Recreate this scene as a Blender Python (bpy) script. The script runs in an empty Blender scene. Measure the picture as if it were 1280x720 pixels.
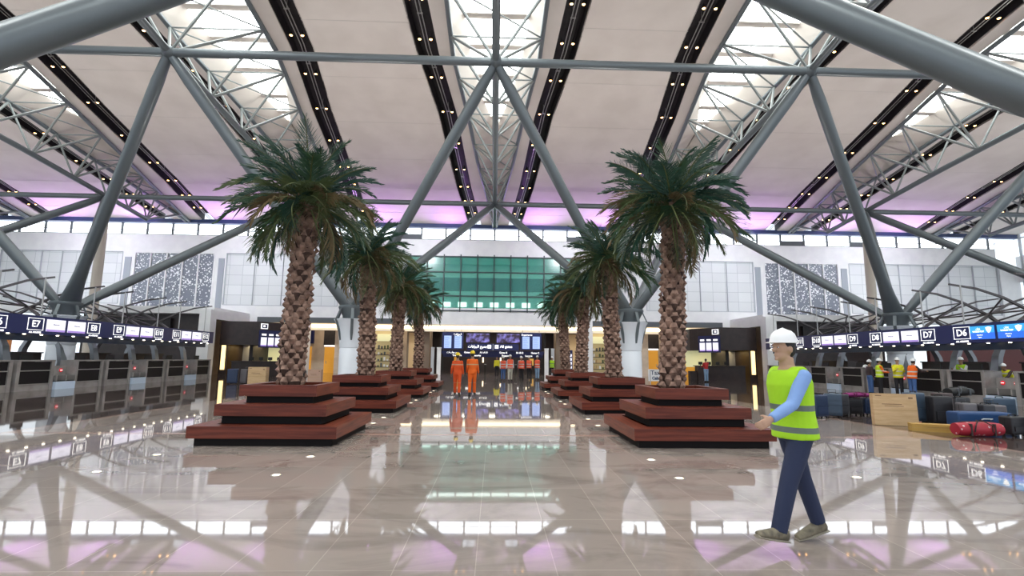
import bpy, bmesh, math, random
from mathutils import Vector, Matrix
S = bpy.context.scene
C = S.collection
random.seed(7)
PI = math.pi
X0 = -0.12          # the hall's axis
G = 14.5            # bay width

# ------------------------------------------------------------------ materials
def mat(name, col=(.8, .8, .8), rough=.5, metal=0., emit=None, es=0., spec=.5, ior=None, alpha=None, trans=0.):
    m = bpy.data.materials.new(name); m.use_nodes = True
    b = m.node_tree.nodes['Principled BSDF']
    b.inputs['Base Color'].default_value = (*col, 1)
    b.inputs['Roughness'].default_value = rough
    b.inputs['Metallic'].default_value = metal
    b.inputs['Specular IOR Level'].default_value = spec
    if ior: b.inputs['IOR'].default_value = ior
    if trans: b.inputs['Transmission Weight'].default_value = trans
    if alpha is not None: b.inputs['Alpha'].default_value = alpha
    if emit:
        b.inputs['Emission Color'].default_value = (*emit, 1)
        b.inputs['Emission Strength'].default_value = es
    return m
def nd(m, t, **kw):
    n = m.node_tree.nodes.new(t)
    for k, v in kw.items(): setattr(n, k, v)
    return n
def lk(m, a, b): m.node_tree.links.new(a, b)
def bsdf(m): return m.node_tree.nodes['Principled BSDF']
def noisy(m, c1, c2, scale=4., detail=3., stretch=(1, 1, 1), lo=.35, hi=.65):
    tc = nd(m, 'ShaderNodeTexCoord'); mp = nd(m, 'ShaderNodeMapping')
    mp.inputs['Scale'].default_value = stretch
    nz = nd(m, 'ShaderNodeTexNoise'); nz.inputs['Scale'].default_value = scale; nz.inputs['Detail'].default_value = detail
    cr = nd(m, 'ShaderNodeValToRGB')
    cr.color_ramp.elements[0].position = lo; cr.color_ramp.elements[0].color = (*c1, 1)
    cr.color_ramp.elements[1].position = hi; cr.color_ramp.elements[1].color = (*c2, 1)
    lk(m, tc.outputs['Object'], mp.inputs[0]); lk(m, mp.outputs[0], nz.inputs['Vector'])
    lk(m, nz.outputs[0], cr.inputs[0]); lk(m, cr.outputs[0], bsdf(m).inputs['Base Color'])
    return m
def bands(m, zs, c0, c1, axis=2, x_lim=None):
    """colour c1 where the object coordinate lies in one of the ranges zs"""
    tc = nd(m, 'ShaderNodeTexCoord'); sp = nd(m, 'ShaderNodeSeparateXYZ'); lk(m, tc.outputs['Object'], sp.inputs[0])
    acc = None
    def rng(sock, a, b):
        g = nd(m, 'ShaderNodeMath', operation='GREATER_THAN'); g.inputs[1].default_value = a; lk(m, sock, g.inputs[0])
        l = nd(m, 'ShaderNodeMath', operation='LESS_THAN'); l.inputs[1].default_value = b; lk(m, sock, l.inputs[0])
        p = nd(m, 'ShaderNodeMath', operation='MULTIPLY'); lk(m, g.outputs[0], p.inputs[0]); lk(m, l.outputs[0], p.inputs[1])
        return p.outputs[0]
    parts = [(2, a, b) for a, b in zs]
    if x_lim: parts += [(0, a, b) for a, b in x_lim]
    for ax, a, b in parts:
        o = rng(sp.outputs[ax], a, b)
        if acc is None: acc = o
        else:
            ad = nd(m, 'ShaderNodeMath', operation='MAXIMUM'); lk(m, acc, ad.inputs[0]); lk(m, o, ad.inputs[1]); acc = ad.outputs[0]
    mx = nd(m, 'ShaderNodeMix', data_type='RGBA')
    mx.inputs[6].default_value = (*c0, 1); mx.inputs[7].default_value = (*c1, 1)
    lk(m, acc, mx.inputs[0]); lk(m, mx.outputs[2], bsdf(m).inputs['Base Color'])
    return m

M = {}
M['white'] = noisy(mat('white_wall', rough=.7), (.74, .74, .75), (.80, .80, .80), 1.2)
M['cream'] = noisy(mat('roof_cream', rough=.75), (.66, .60, .55), (.73, .67, .62), .5)
M['grey'] = mat('steel_paint', (.135, .158, .172), .38, .3)
M['rib'] = mat('canopy_steel', (.085, .075, .078), .4, .3)
M['legst'] = mat('canopy_leg_steel', (.20, .21, .23), .3, .5)
M['greyb'] = mat('steel_paint_fine', (.22, .24, .24), .45, .2)
M['dark'] = noisy(mat('dark_void', rough=.6), (.010, .008, .010), (.02, .016, .018), 3)
M['brown'] = noisy(mat('dark_brown_panel', rough=.4), (.018, .011, .011), (.032, .019, .018), 2)
M['fascia'] = mat('grey_fascia', (.09, .10, .11), .6)
M['pilaster'] = mat('pilaster_grey', (.33, .36, .40), .6)
M['navyb'] = mat('navy_beam', (.03, .05, .14), .5)
M['navy'] = mat('navy_sign', (.012, .018, .105), .4)
M['black'] = mat('black_matte', (.008, .008, .009), .55)
M['txt'] = mat('white_lettering', (.9, .9, .9), .5, emit=(1, 1, 1), es=.75)
M['inktxt'] = mat('dark_lettering', (.05, .08, .15), .6)
M['scrw'] = mat('screen_white', (.1, .1, .1), .3, emit=(.86, .84, 1.0), es=.95)
M['scrp'] = mat('screen_purple', (.1, .1, .1), .3, emit=(.36, .22, .66), es=.8)
M['scrblue'] = mat('screen_blue', (.02, .05, .1), .3, emit=(.02, .12, .62), es=1.1)
M['scrcyan'] = mat('screen_cyan', (.02, .05, .1), .3, emit=(.03, .35, .75), es=1.0)
M['scrfids'] = mat('screen_flights', (.02, .05, .1), .3, emit=(.38, .50, .88), es=1.0)
M['skyl'] = mat('skylight_pane', (.8, .8, .8), .5, emit=(.93, 1.0, .98), es=5.5)
M['cler'] = mat('daylit_pane', (.8, .8, .8), .4, emit=(.86, .93, 1.0), es=2.6)
M['facade'] = mat('daylit_side_pane', (.8, .8, .8), .4, emit=(.80, .92, 1.0), es=.75)
M['warm'] = mat('warm_cove_light', (.8, .7, .5), .5, emit=(1.0, .80, .52), es=2.0)
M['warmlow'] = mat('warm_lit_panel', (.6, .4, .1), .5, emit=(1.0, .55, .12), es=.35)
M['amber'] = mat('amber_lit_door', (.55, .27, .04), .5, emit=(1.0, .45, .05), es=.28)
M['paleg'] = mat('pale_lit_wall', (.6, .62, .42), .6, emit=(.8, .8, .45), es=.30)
M['lamp'] = mat('warm_lamp', (.9, .7, .4), .4, emit=(1.0, .50, .16), es=14)
M['lampw'] = mat('downlight_lamp', (.9, .9, .8), .4, emit=(1.0, .9, .7), es=6)
M['floorl'] = mat('floor_lamp_lens', (.9, .8, .6), .4, emit=(1.0, .85, .62), es=2.6)
M['purp'] = mat('purple_lamp', (.5, .2, .8), .4, emit=(.7, .3, 1.0), es=4)
M['teal'] = mat('teal_glass', (.06, .30, .26), .22, spec=.5, alpha=.42)
M['mull'] = mat('mullion_dark', (.03, .045, .05), .5)
M['frame'] = mat('frame_grey', (.45, .47, .50), .5)
M['beige'] = noisy(mat('beige_stone', rough=.5), (.50, .40, .31), (.60, .49, .39), 1.5)
M['tan'] = mat('tan_wall', (.60, .42, .22), .6)
M['soffit'] = mat('soffit_brown', (.17, .14, .12), .6)
M['steel'] = mat('brushed_steel', (.45, .44, .43), .32, .7)
M['steelp'] = noisy(mat('desk_grey', rough=.35, metal=.2), (.26, .24, .23), (.36, .34, .33), 2)
M['deskblk'] = mat('desk_black', (.009, .007, .008), .5, spec=.25)
M['scale'] = mat('scale_white', (.55, .66, .80), .4)
M['red'] = mat('red_sign', (.6, .02, .03), .4, emit=(1, .03, .05), es=.35)
M['col'] = mat('column_white', (.72, .76, .82), .35)
M['card'] = noisy(mat('cardboard', rough=.8), (.52, .35, .18), (.60, .42, .24), 3, stretch=(1, 1, 6))
M['soil'] = noisy(mat('planter_soil', rough=.95), (.05, .03, .02), (.10, .07, .05), 20)
# printed white lattice panels
m = M['panel'] = mat('lattice_panel', rough=.55)
tc = nd(m, 'ShaderNodeTexCoord'); br = nd(m, 'ShaderNodeTexBrick'); mp = nd(m, 'ShaderNodeMapping')
mp.inputs['Rotation'].default_value = (PI/2, 0, 0)
br.offset = 0; br.inputs['Scale'].default_value = 1; br.inputs['Brick Width'].default_value = 1.25; br.inputs['Row Height'].default_value = .95
br.inputs['Mortar Size'].default_value = .018
br.inputs['Color1'].default_value = (.70, .72, .73, 1); br.inputs['Color2'].default_value = (.64, .66, .67, 1); br.inputs['Mortar'].default_value = (.42, .45, .47, 1)
lk(m, tc.outputs['Object'], mp.inputs[0]); lk(m, mp.outputs[0], br.inputs['Vector']); lk(m, br.outputs[0], bsdf(m).inputs['Base Color'])
# perforated screen
m = M['perf'] = mat('perforated_screen', rough=.5)
tc = nd(m, 'ShaderNodeTexCoord'); vo = nd(m, 'ShaderNodeTexVoronoi'); vo.inputs['Scale'].default_value = 5.5
nz = nd(m, 'ShaderNodeTexNoise'); nz.inputs['Scale'].default_value = .9
mt = nd(m, 'ShaderNodeMath', operation='MULTIPLY_ADD'); mt.inputs[1].default_value = .75; mt.inputs[2].default_value = -.03
lt = nd(m, 'ShaderNodeMath', operation='LESS_THAN'); mx = nd(m, 'ShaderNodeMix', data_type='RGBA')
mx.inputs[6].default_value = (.17, .19, .23, 1); mx.inputs[7].default_value = (.78, .80, .82, 1)
lk(m, tc.outputs['Object'], vo.inputs['Vector']); lk(m, tc.outputs['Object'], nz.inputs['Vector'])
lk(m, nz.outputs[0], mt.inputs[0]); lk(m, vo.outputs['Distance'], lt.inputs[0]); lk(m, mt.outputs[0], lt.inputs[1])
lk(m, lt.outputs[0], mx.inputs[0]); lk(m, mx.outputs[2], bsdf(m).inputs['Base Color'])
# red hardwood boards
def wood(name, c1, c2, axis):
    m = mat(name, rough=.4, spec=.3)
    tc = nd(m, 'ShaderNodeTexCoord'); mp = nd(m, 'ShaderNodeMapping')
    mp.inputs['Scale'].default_value = (.6, 9, 9) if axis == 0 else (9, .6, 9)
    nz = nd(m, 'ShaderNodeTexNoise'); nz.inputs['Scale'].default_value = 2.2; nz.inputs['Detail'].default_value = 5
    cr = nd(m, 'ShaderNodeValToRGB'); cr.color_ramp.elements[0].position = .3; cr.color_ramp.elements[1].position = .7
    cr.color_ramp.elements[0].color = (*c1, 1); cr.color_ramp.elements[1].color = (*c2, 1)
    lk(m, tc.outputs['Object'], mp.inputs[0]); lk(m, mp.outputs[0], nz.inputs['Vector'])
    lk(m, nz.outputs[0], cr.inputs[0]); lk(m, cr.outputs[0], bsdf(m).inputs['Base Color'])
    return m
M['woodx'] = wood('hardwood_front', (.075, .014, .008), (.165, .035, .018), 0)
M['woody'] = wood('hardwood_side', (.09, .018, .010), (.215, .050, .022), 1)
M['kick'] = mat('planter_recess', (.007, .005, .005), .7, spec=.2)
# polished marble floor
m = M['floor'] = mat('polished_marble', rough=.03, spec=.5, ior=2.1)
tc = nd(m, 'ShaderNodeTexCoord'); br = nd(m, 'ShaderNodeTexBrick')
br.offset = .0; br.inputs['Scale'].default_value = 1; br.inputs['Brick Width'].default_value = .62; br.inputs['Row Height'].default_value = 1.24
br.inputs['Mortar Size'].default_value = .004
br.inputs['Color1'].default_value = (.36, .305, .275, 1); br.inputs['Color2'].default_value = (.32, .27, .243, 1); br.inputs['Mortar'].default_value = (.46, .40, .355, 1)
lk(m, tc.outputs['Object'], br.inputs['Vector'])
nz = nd(m, 'ShaderNodeTexNoise'); nz.inputs['Scale'].default_value = .55; nz.inputs['Detail'].default_value = 9; nz.inputs['Roughness'].default_value = .62; nz.inputs['Distortion'].default_value = 1.2
mp = nd(m, 'ShaderNodeMapping'); mp.inputs['Scale'].default_value = (1, 2.2, 1)
lk(m, tc.outputs['Object'], mp.inputs[0]); lk(m, mp.outputs[0], nz.inputs['Vector'])
cr = nd(m, 'ShaderNodeValToRGB'); cr.color_ramp.elements[0].position = .36; cr.color_ramp.elements[0].color = (.74, .73, .73, 1)
cr.color_ramp.elements[1].position = .52; cr.color_ramp.elements[1].color = (1, 1, 1, 1)
lk(m, nz.outputs[0], cr.inputs[0])
mu = nd(m, 'ShaderNodeMix', data_type='RGBA', blend_type='MULTIPLY'); mu.inputs[0].default_value = 1
lk(m, br.outputs[0], mu.inputs[6]); lk(m, cr.outputs[0], mu.inputs[7]); lk(m, mu.outputs[2], bsdf(m).inputs['Base Color'])
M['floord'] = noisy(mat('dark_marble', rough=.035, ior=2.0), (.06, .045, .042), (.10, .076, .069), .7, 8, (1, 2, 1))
M['floorp'] = noisy(mat('pink_marble_band', rough=.07, ior=1.9), (.42, .27, .22), (.50, .34, .28), 1.5, 5)
# palm
M['frA'] = noisy(mat('frond_green', rough=.5), (.014, .050, .022), (.035, .085, .035), 3)
M['frB'] = noisy(mat('frond_olive', rough=.5), (.045, .075, .025), (.085, .11, .04), 3)
M['frC'] = noisy(mat('frond_brown', rough=.6), (.10, .075, .035), (.17, .12, .055), 3)
M['frD'] = noisy(mat('frond_deep', rough=.5), (.008, .040, .026), (.018, .065, .040), 3)
M['rach'] = mat('frond_stem', (.10, .12, .04), .5)
M['bark'] = noisy(mat('palm_bark', rough=.85), (.035, .018, .014), (.09, .05, .036), 8)
M['stub'] = noisy(mat('palm_stub', rough=.8), (.12, .066, .048), (.32, .20, .148), 7)

# ------------------------------------------------------------------ mesh helper
class MB:
    def __init__(s): s.v = []; s.f = []; s.m = []
    def add(s, vs, fs, mi=0):
        o = len(s.v); s.v += [tuple(v) for v in vs]; s.f += [tuple(i + o for i in f) for f in fs]; s.m += [mi]*len(fs); return s
    def box(s, x0, x1, y0, y1, z0, z1, mi=0, faces=None):
        vs = [(x0,y0,z0),(x1,y0,z0),(x1,y1,z0),(x0,y1,z0),(x0,y0,z1),(x1,y0,z1),(x1,y1,z1),(x0,y1,z1)]
        fs = [(0,3,2,1),(4,5,6,7),(0,1,5,4),(1,2,6,5),(2,3,7,6),(3,0,4,7)]
        return s.add(vs, fs, mi)
    def cbox(s, c, d, mi=0): return s.box(c[0]-d[0]/2, c[0]+d[0]/2, c[1]-d[1]/2, c[1]+d[1]/2, c[2]-d[2]/2, c[2]+d[2]/2, mi)
    def tube(s, pts, rad, n=10, mi=0, side=None, cap=True):
        """swept ellipse; rad: number, list of numbers or list of (a, b) with a along side"""
        pts = [Vector(p) for p in pts]; k = len(pts)
        if not isinstance(rad, (list, tuple)): rad = [rad]*k
        vs = []; fs = []
        for i, p in enumerate(pts):
            t = (pts[min(i+1, k-1)] - pts[max(i-1, 0)])
            t = t.normalized() if t.length > 1e-9 else Vector((0, 0, 1))
            if side is not None: u = Vector(side)
            elif i == 0: u = Vector((0, 0, 1)) if abs(t.z) < .9 else Vector((1, 0, 0))
            else: u = pu
            u = (u - t*u.dot(t))
            if u.length < 1e-6: u = t.orthogonal()
            u.normalize(); pu = u; w = t.cross(u)
            r = rad[i]; a, b = r if isinstance(r, (list, tuple)) else (r, r)
            for j in range(n):
                q = 2*PI*j/n; vs.append(p + u*math.cos(q)*a + w*math.sin(q)*b)
        for i in range(k-1):
            for j in range(n):
                fs.append((i*n+j, i*n+(j+1) % n, (i+1)*n+(j+1) % n, (i+1)*n+j))
        if cap: fs.append(tuple(reversed(range(n)))); fs.append(tuple((k-1)*n+j for j in range(n)))
        return s.add(vs, fs, mi)
    def bar(s, pts, sizes, mi=0, side=(0, 1, 0)):
        """swept rectangle: sizes (a across, b along side)"""
        pts = [Vector(p) for p in pts]; k = len(pts); vs = []; fs = []
        for i, p in enumerate(pts):
            t = (pts[min(i+1, k-1)] - pts[max(i-1, 0)]).normalized(); u = Vector(side); w = t.cross(u).normalized()
            a, b = sizes[i] if isinstance(sizes, list) else sizes
            vs += [p-w*a/2-u*b/2, p+w*a/2-u*b/2, p+w*a/2+u*b/2, p-w*a/2+u*b/2]
        for i in range(k-1):
            for j in range(4): fs.append((i*4+j, i*4+(j+1) % 4, i*4+4+(j+1) % 4, i*4+4+j))
        fs += [(3, 2, 1, 0), (k*4-4, k*4-3, k*4-2, k*4-1)]
        return s.add(vs, fs, mi)
    def lathe(s, prof, c=(0, 0, 0), n=24, mi=0):
        vs = []; fs = []; k = len(prof)
        for r, z in prof:
            for j in range(n): vs.append((c[0]+r*math.cos(2*PI*j/n), c[1]+r*math.sin(2*PI*j/n), c[2]+z))
        for i in range(k-1):
            for j in range(n): fs.append((i*n+j, i*n+(j+1) % n, (i+1)*n+(j+1) % n, (i+1)*n+j))
        fs.append(tuple(reversed(range(n)))); fs.append(tuple((k-1)*n+j for j in range(n)))
        return s.add(vs, fs, mi)
    def ell(s, c, r, n=12, mi=0):
        vs = []; fs = []; k = n//2+1
        for i in range(k):
            a = -PI/2 + PI*i/(k-1); a = max(min(a, PI/2-.02), -PI/2+.02)
            for j in range(n): vs.append((c[0]+r[0]*math.cos(a)*math.cos(2*PI*j/n), c[1]+r[1]*math.cos(a)*math.sin(2*PI*j/n), c[2]+r[2]*math.sin(a)))
        for i in range(k-1):
            for j in range(n): fs.append((i*n+j, i*n+(j+1) % n, (i+1)*n+(j+1) % n, (i+1)*n+j))
        fs.append(tuple(reversed(range(n)))); fs.append(tuple((k-1)*n+j for j in range(n)))
        return s.add(vs, fs, mi)
    def prism(s, poly, axis, a, b, mi=0):
        """poly in the two other axes (x,z for axis 1; y,z for axis 0; x,y for axis 2)"""
        def p3(q, t): return (t, q[0], q[1]) if axis == 0 else ((q[0], t, q[1]) if axis == 1 else (q[0], q[1], t))
        n = len(poly); vs = [p3(q, a) for q in poly] + [p3(q, b) for q in poly]
        fs = [tuple(range(n)), tuple(reversed(range(n, 2*n)))] + [(i, n+i, n+(i+1) % n, (i+1) % n) for i in range(n)]
        return s.add(vs, fs, mi)
    def mesh(s, name, mats, smooth=False):
        me = bpy.data.meshes.new(name); me.from_pydata(s.v, [], s.f)
        for x in (mats if isinstance(mats, (list, tuple)) else [mats]): me.materials.append(x)
        me.polygons.foreach_set('material_index', s.m)
        if smooth: me.polygons.foreach_set('use_smooth', [True]*len(s.f))
        bm = bmesh.new(); bm.from_mesh(me); bmesh.ops.recalc_face_normals(bm, faces=bm.faces); bm.to_mesh(me); bm.free()
        if smooth:
            try: me.set_sharp_from_angle(angle=math.radians(42))
            except Exception: pass
        me.update(); return me
    def obj(s, name, mats, parent=None, smooth=False, world=False, label=None):
        """world=True: the vertices are in world metres and the parent sits somewhere unrotated"""
        if parent is None:
            xs = [v[0] for v in s.v]; ys = [v[1] for v in s.v]; zs = [v[2] for v in s.v]
            off = Vector(((min(xs)+max(xs))/2, (min(ys)+max(ys))/2, min(zs)))
        else:
            off = Vector((0, 0, 0))
            if world:
                p = parent
                while p: off += p.location; p = p.parent
        s.v = [(v[0]-off.x, v[1]-off.y, v[2]-off.z) for v in s.v]
        o = bpy.data.objects.new(name, s.mesh(name, mats, smooth)); C.objects.link(o)
        if parent is None: o.location = off
        else: o.parent = parent
        if label: o['label'] = label
        return o
def tag(o, label, cat, group=None, kind=None):
    o['label'] = label; o['category'] = cat
    if group: o['group'] = group
    if kind: o['kind'] = kind
    return o
def thing(name, label, cat, loc=(0, 0, 0), rz=0, group=None):
    o = bpy.data.objects.new(name, None); C.objects.link(o); o.location = loc; o.rotation_euler = (0, 0, rz)
    o.empty_display_size = .2
    return tag(o, label, cat, group)
def struct(name, mb, mats, smooth=False):
    o = mb.obj(name, mats, smooth=smooth); o['kind'] = 'structure'; return o
def dup(root, loc, rz=None, label=None, group=None, sx=None):
    r = root.copy(); C.objects.link(r); r.location = loc
    if rz is not None: r.rotation_euler = (0, 0, rz)
    if label: r['label'] = label
    if group: r['group'] = group
    def rec(a, b):
        for ch in [c for c in a.children]:
            c = ch.copy(); C.objects.link(c); c.parent = b; rec(ch, c)
    rec(root, r)
    return r
def text(body, size, m, parent, loc, rot, name='lettering', bold=.0, align='CENTER', label=None):
    cu = bpy.data.curves.new('t', 'FONT'); cu.body = body; cu.size = size; cu.offset = bold; cu.extrude = .004
    cu.align_x = align; cu.align_y = 'CENTER'; cu.resolution_u = 2
    t = bpy.data.objects.new('t', cu); C.objects.link(t)
    dg = bpy.context.evaluated_depsgraph_get(); me = bpy.data.meshes.new_from_object(t.evaluated_get(dg))
    bpy.data.objects.remove(t); bpy.data.curves.remove(cu)
    me.name = name; me.materials.clear(); me.materials.append(m)
    o = bpy.data.objects.new(name, me); C.objects.link(o); o.location = loc; o.rotation_euler = rot; o.parent = parent
    if label: o['label'] = label
    return o
FACE_CAM = (PI/2, 0, 0)

def interp(tab, y):
    if y <= tab[0][0]: return tab[0][1]
    for (a, p), (b, q) in zip(tab, tab[1:]):
        if y <= b: return p + (q-p)*(y-a)/(b-a)
    return tab[-1][1]
ZR = [(-14, 15.8), (-8, 16.8), (0, 18.1), (8, 18.8), (15, 19.1), (22, 18.95), (27, 18.35), (32, 17.5), (37, 16.5), (42, 15.55), (46, 14.75), (48.6, 14.25)]
ZB = [(-14, 13.5), (-5, 14.6), (5, 15.2), (13.7, 15.35), (19.4, 15.2), (21.6, 14.9), (31, 14.05), (38, 13.3), (42.5, 12.8)]
SO = [(-14, 3.0), (5, 3.9), (22, 4.0), (26.5, 3.8), (32, 3.15), (37, 2.85), (41, 2.6), (48.6, 1.85)]     # strip centre from truss axis
HW = [(-14, 1.2), (0, 2.2), (15, 2.5), (26.5, 2.45), (32, 1.85), (37, 1.4), (41, .9), (47, .25), (48.6, .2)]  # truss half width
GW = [(-14, .8), (8, 1.8), (22, 1.85), (26.5, 1.65), (30, 1.2), (33, .6), (34.6, .04)]
zr = lambda y: interp(ZR, y); zb = lambda y: interp(ZB, y); so = lambda y: interp(SO, y); hw = lambda y: interp(HW, y); gw = lambda y: interp(GW, y)
YW = 48.5
YA, YFT, YB = 21.6, 26.8, 38.0
TR = [X0 + G*k for k in range(-3, 4)]

# ------------------------------------------------------------------ floor
fl = MB(); fl.box(-9.85, 9.61, -16, 64, -.12, 0); struct('floor', fl, M['floor'])
for s in (-1, 1):
    a, b = (-9.85, -10.01) if s < 0 else (9.61, 9.77)
    t = MB(); t.box(min(a, b), max(a, b), -16, 48, -.12, .0); struct('trim_1' if s < 0 else 'trim_2', t, M['floorp'])
    x2 = -54 if s < 0 else 54
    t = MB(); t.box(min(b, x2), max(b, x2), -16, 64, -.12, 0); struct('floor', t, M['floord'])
t = MB(); t.box(-9.85, 9.61, 11.02, 11.2, -.05, .0015); struct('trim_3', t, M['floorp'])
# ------------------------------------------------------------------ roof
YS = [-14, -11, -8, -4, 0, 4, 8, 12, 15, 18, 20, 22, 24, 26.5, 29, 32, 34.6, 37, 39, 41, 43, 45, 47, 48.6]
def strip_surface(mb, fa, fb, dz=0., mi=0, ys=YS, th=.12):
    """sheet of thickness th between x=fa(y) and x=fb(y) at the roof's height"""
    n = len(ys); vs = []
    for y in ys:
        vs += [(fa(y), y, zr(y)+dz), (fb(y), y, zr(y)+dz), (fb(y), y, zr(y)+dz+th), (fa(y), y, zr(y)+dz+th)]
    fs = []
    for i in range(n-1):
        for j in range(4): fs.append((i*4+j, i*4+(j+1) % 4, i*4+4+(j+1) % 4, i*4+4+j))
    fs += [(3, 2, 1, 0), (4*n-4, 4*n-3, 4*n-2, 4*n-1)]
    mb.add(vs, fs, mi)
XL, XR_ = -54., 54.
SW = .6
big = MB()
edges = [(None, XL)] + [(x, 0) for x in TR] + [(None, XR_)]
for i in range(len(TR)+1):
    if i == 0: fa = lambda y: XL
    else:
        xa = TR[i-1]; fa = (lambda xa: lambda y: xa + so(y) + SW)(xa)
    if i == len(TR): fb = lambda y: XR_
    else:
        xb = TR[i]; fb = (lambda xb: lambda y: xb - so(y) - SW)(xb)
    strip_surface(big, fa, fb)
struct('ceiling', big, M['cream'], smooth=True)
nar = MB()
for x in TR:
    for s in (-1, 1):
        strip_surface(nar, (lambda x, s: lambda y: x + s*(so(y)-SW))(x, s), (lambda x, s: lambda y: x + s*hw(y))(x, s), dz=-.05)
struct('ceiling', nar, M['cream'], smooth=True)
# closed roof deck above everything (opaque, keeps the outside out)
dk = MB(); strip_surface(dk, lambda y: XL, lambda y: XR_, dz=2.2, th=.2); struct('roof', dk, M['dark'])
# fine joints on the big panels are the thin shadow gaps of the sheets
jt = MB()
for i in range(len(TR)-1):
    for k in range(1, 14):
        y = -10 + k*4.3
        if y > 47: continue
        xa = TR[i]+so(y)+SW; xb = TR[i+1]-so(y)-SW
        jt.bar([(xa, y, zr(y)-.004), (xb, y, zr(y)-.004)], (.012, .03), side=(0, 1, 0))
struct('trim_6', jt, mat('joint_tone', (.60, .55, .51), .8))
n_trim = 7
where = {-3: 'far left', -2: 'second left', -1: 'first left', 0: 'central', 1: 'first right', 2: 'second right', 3: 'far right'}
lampproto = None
for k, x in zip(range(-3, 4), TR):
    for s in (-1, 1):
        t = MB(); c = (lambda x, s: lambda y: x + s*so(y))(x, s)
        strip_surface(t, lambda y: c(y)-SW, lambda y: c(y)+SW, dz=.85, th=.1)
        strip_surface(t, lambda y: c(y)-SW-.05, lambda y: c(y)-SW, dz=.0, th=.9)
        strip_surface(t, lambda y: c(y)+SW, lambda y: c(y)+SW+.05, dz=.0, th=.9)
        struct('trim_%d' % n_trim, t, M['dark']); n_trim += 1
        sd = 'left' if s < 0 else 'right'
        tr = MB()
        for q in (-.09, .09):
            tr.tube([(c(y)+q, y, zr(y)+.22) for y in YS[6:]], .028, 6)
        for y in (12, 16, 20, 24, 28, 32, 36, 40, 44):
            tr.box(c(y)-.14, c(y)+.14, y-.03, y+.03, zr(y)+.2, zr(y)+.25); tr.tube([(c(y), y, zr(y)+.22), (c(y), y, zr(y)+.9)], .02, 6)
        tag(tr.obj('lamp_track', M['steel']), 'thin twin-rail lamp track in the dark trough %s of the %s skylight truss' % (sd, where[k]), 'lamp track')
        # lamps in pairs along the track
        for y in (20.5, 22.9, 25.6, 28.6, 31.8, 35.2, 38.6, 41.2, 43.6, 45.8):
            if k in (-3, 3) and y < 28: continue
            for q in (-.3, .3):
                if lampproto is None:
                    L = thing('spotlight', '', 'spotlight')
                    b = MB(); b.lathe([(.03, .22), (.05, .2), (.085, .12), (.10, 0), (.09, 0), (.07, .05)], n=10); b.tube([(0, 0, .2), (0, 0, .34)], .018, 6); b.obj('housing', M['black'], L)
                    g = MB(); g.ell((0, 0, .02), (.08, .08, .05), 8); g.obj('bulb', M['lamp'], L)
                    lampproto = L; r = L
                else: r = dup(lampproto, (0, 0, 0))
                r.location = (c(y)+q, y, zr(y)+.03)
                r['label'] = 'small warm spotlight in the dark ceiling trough %s of the %s skylight truss' % (sd, where[k])
                r['group'] = 'spotlights %s of the %s skylight truss' % (sd, where[k])
# skylights: sloping cheeks, panes and glazing bars
for k, x in zip(range(-3, 4), TR):
    ch = MB()
    for s in (-1, 1):
        vs = []; fs = []
        for y in YS:
            g = gw(y) if y <= 34.6 else .03
            g = min(g, hw(y)-.02)
            vs += [(x+s*hw(y), y, zr(y)-.05), (x+s*g, y, zr(y)+1.0), (x+s*(g+.02), y, zr(y)+1.12), (x+s*(hw(y)+.02), y, zr(y)+.1)]
        for i in range(len(YS)-1):
            for j in range(4): fs.append((i*4+j, i*4+(j+1) % 4, i*4+4+(j+1) % 4, i*4+4+j))
        ch.add(vs, fs)
    struct('ceiling', ch, M['cream'])
    gl = MB(); ys = [y for y in YS if y <= 34.6]
    vs = []; 
    for y in ys: vs += [(x-gw(y), y, zr(y)+1.02), (x+gw(y), y, zr(y)+1.02), (x+gw(y), y, zr(y)+1.06), (x-gw(y), y, zr(y)+1.06)]
    fs = [(i*4+j, i*4+(j+1) % 4, i*4+4+(j+1) % 4, i*4+4+j) for i in range(len(ys)-1) for j in range(4)]
    gl.add(vs, fs); struct('window_%d' % (k+4), gl, M['skyl'])
    gb = MB()
    for y in (6, 9, 12, 15, 18, 20.4, 22.6, 24.9, 27.2, 29.6, 32, 33.6):
        gb.box(x-gw(y), x+gw(y), y-.22, y+.22, zr(y)+.93, zr(y)+1.0)
    for q in (0,): gb.tube([(x+q, y, zr(y)+.97) for y in ys], .04, 4)
    struct('trim_%d' % n_trim, gb, M['cream']); n_trim += 1

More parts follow.
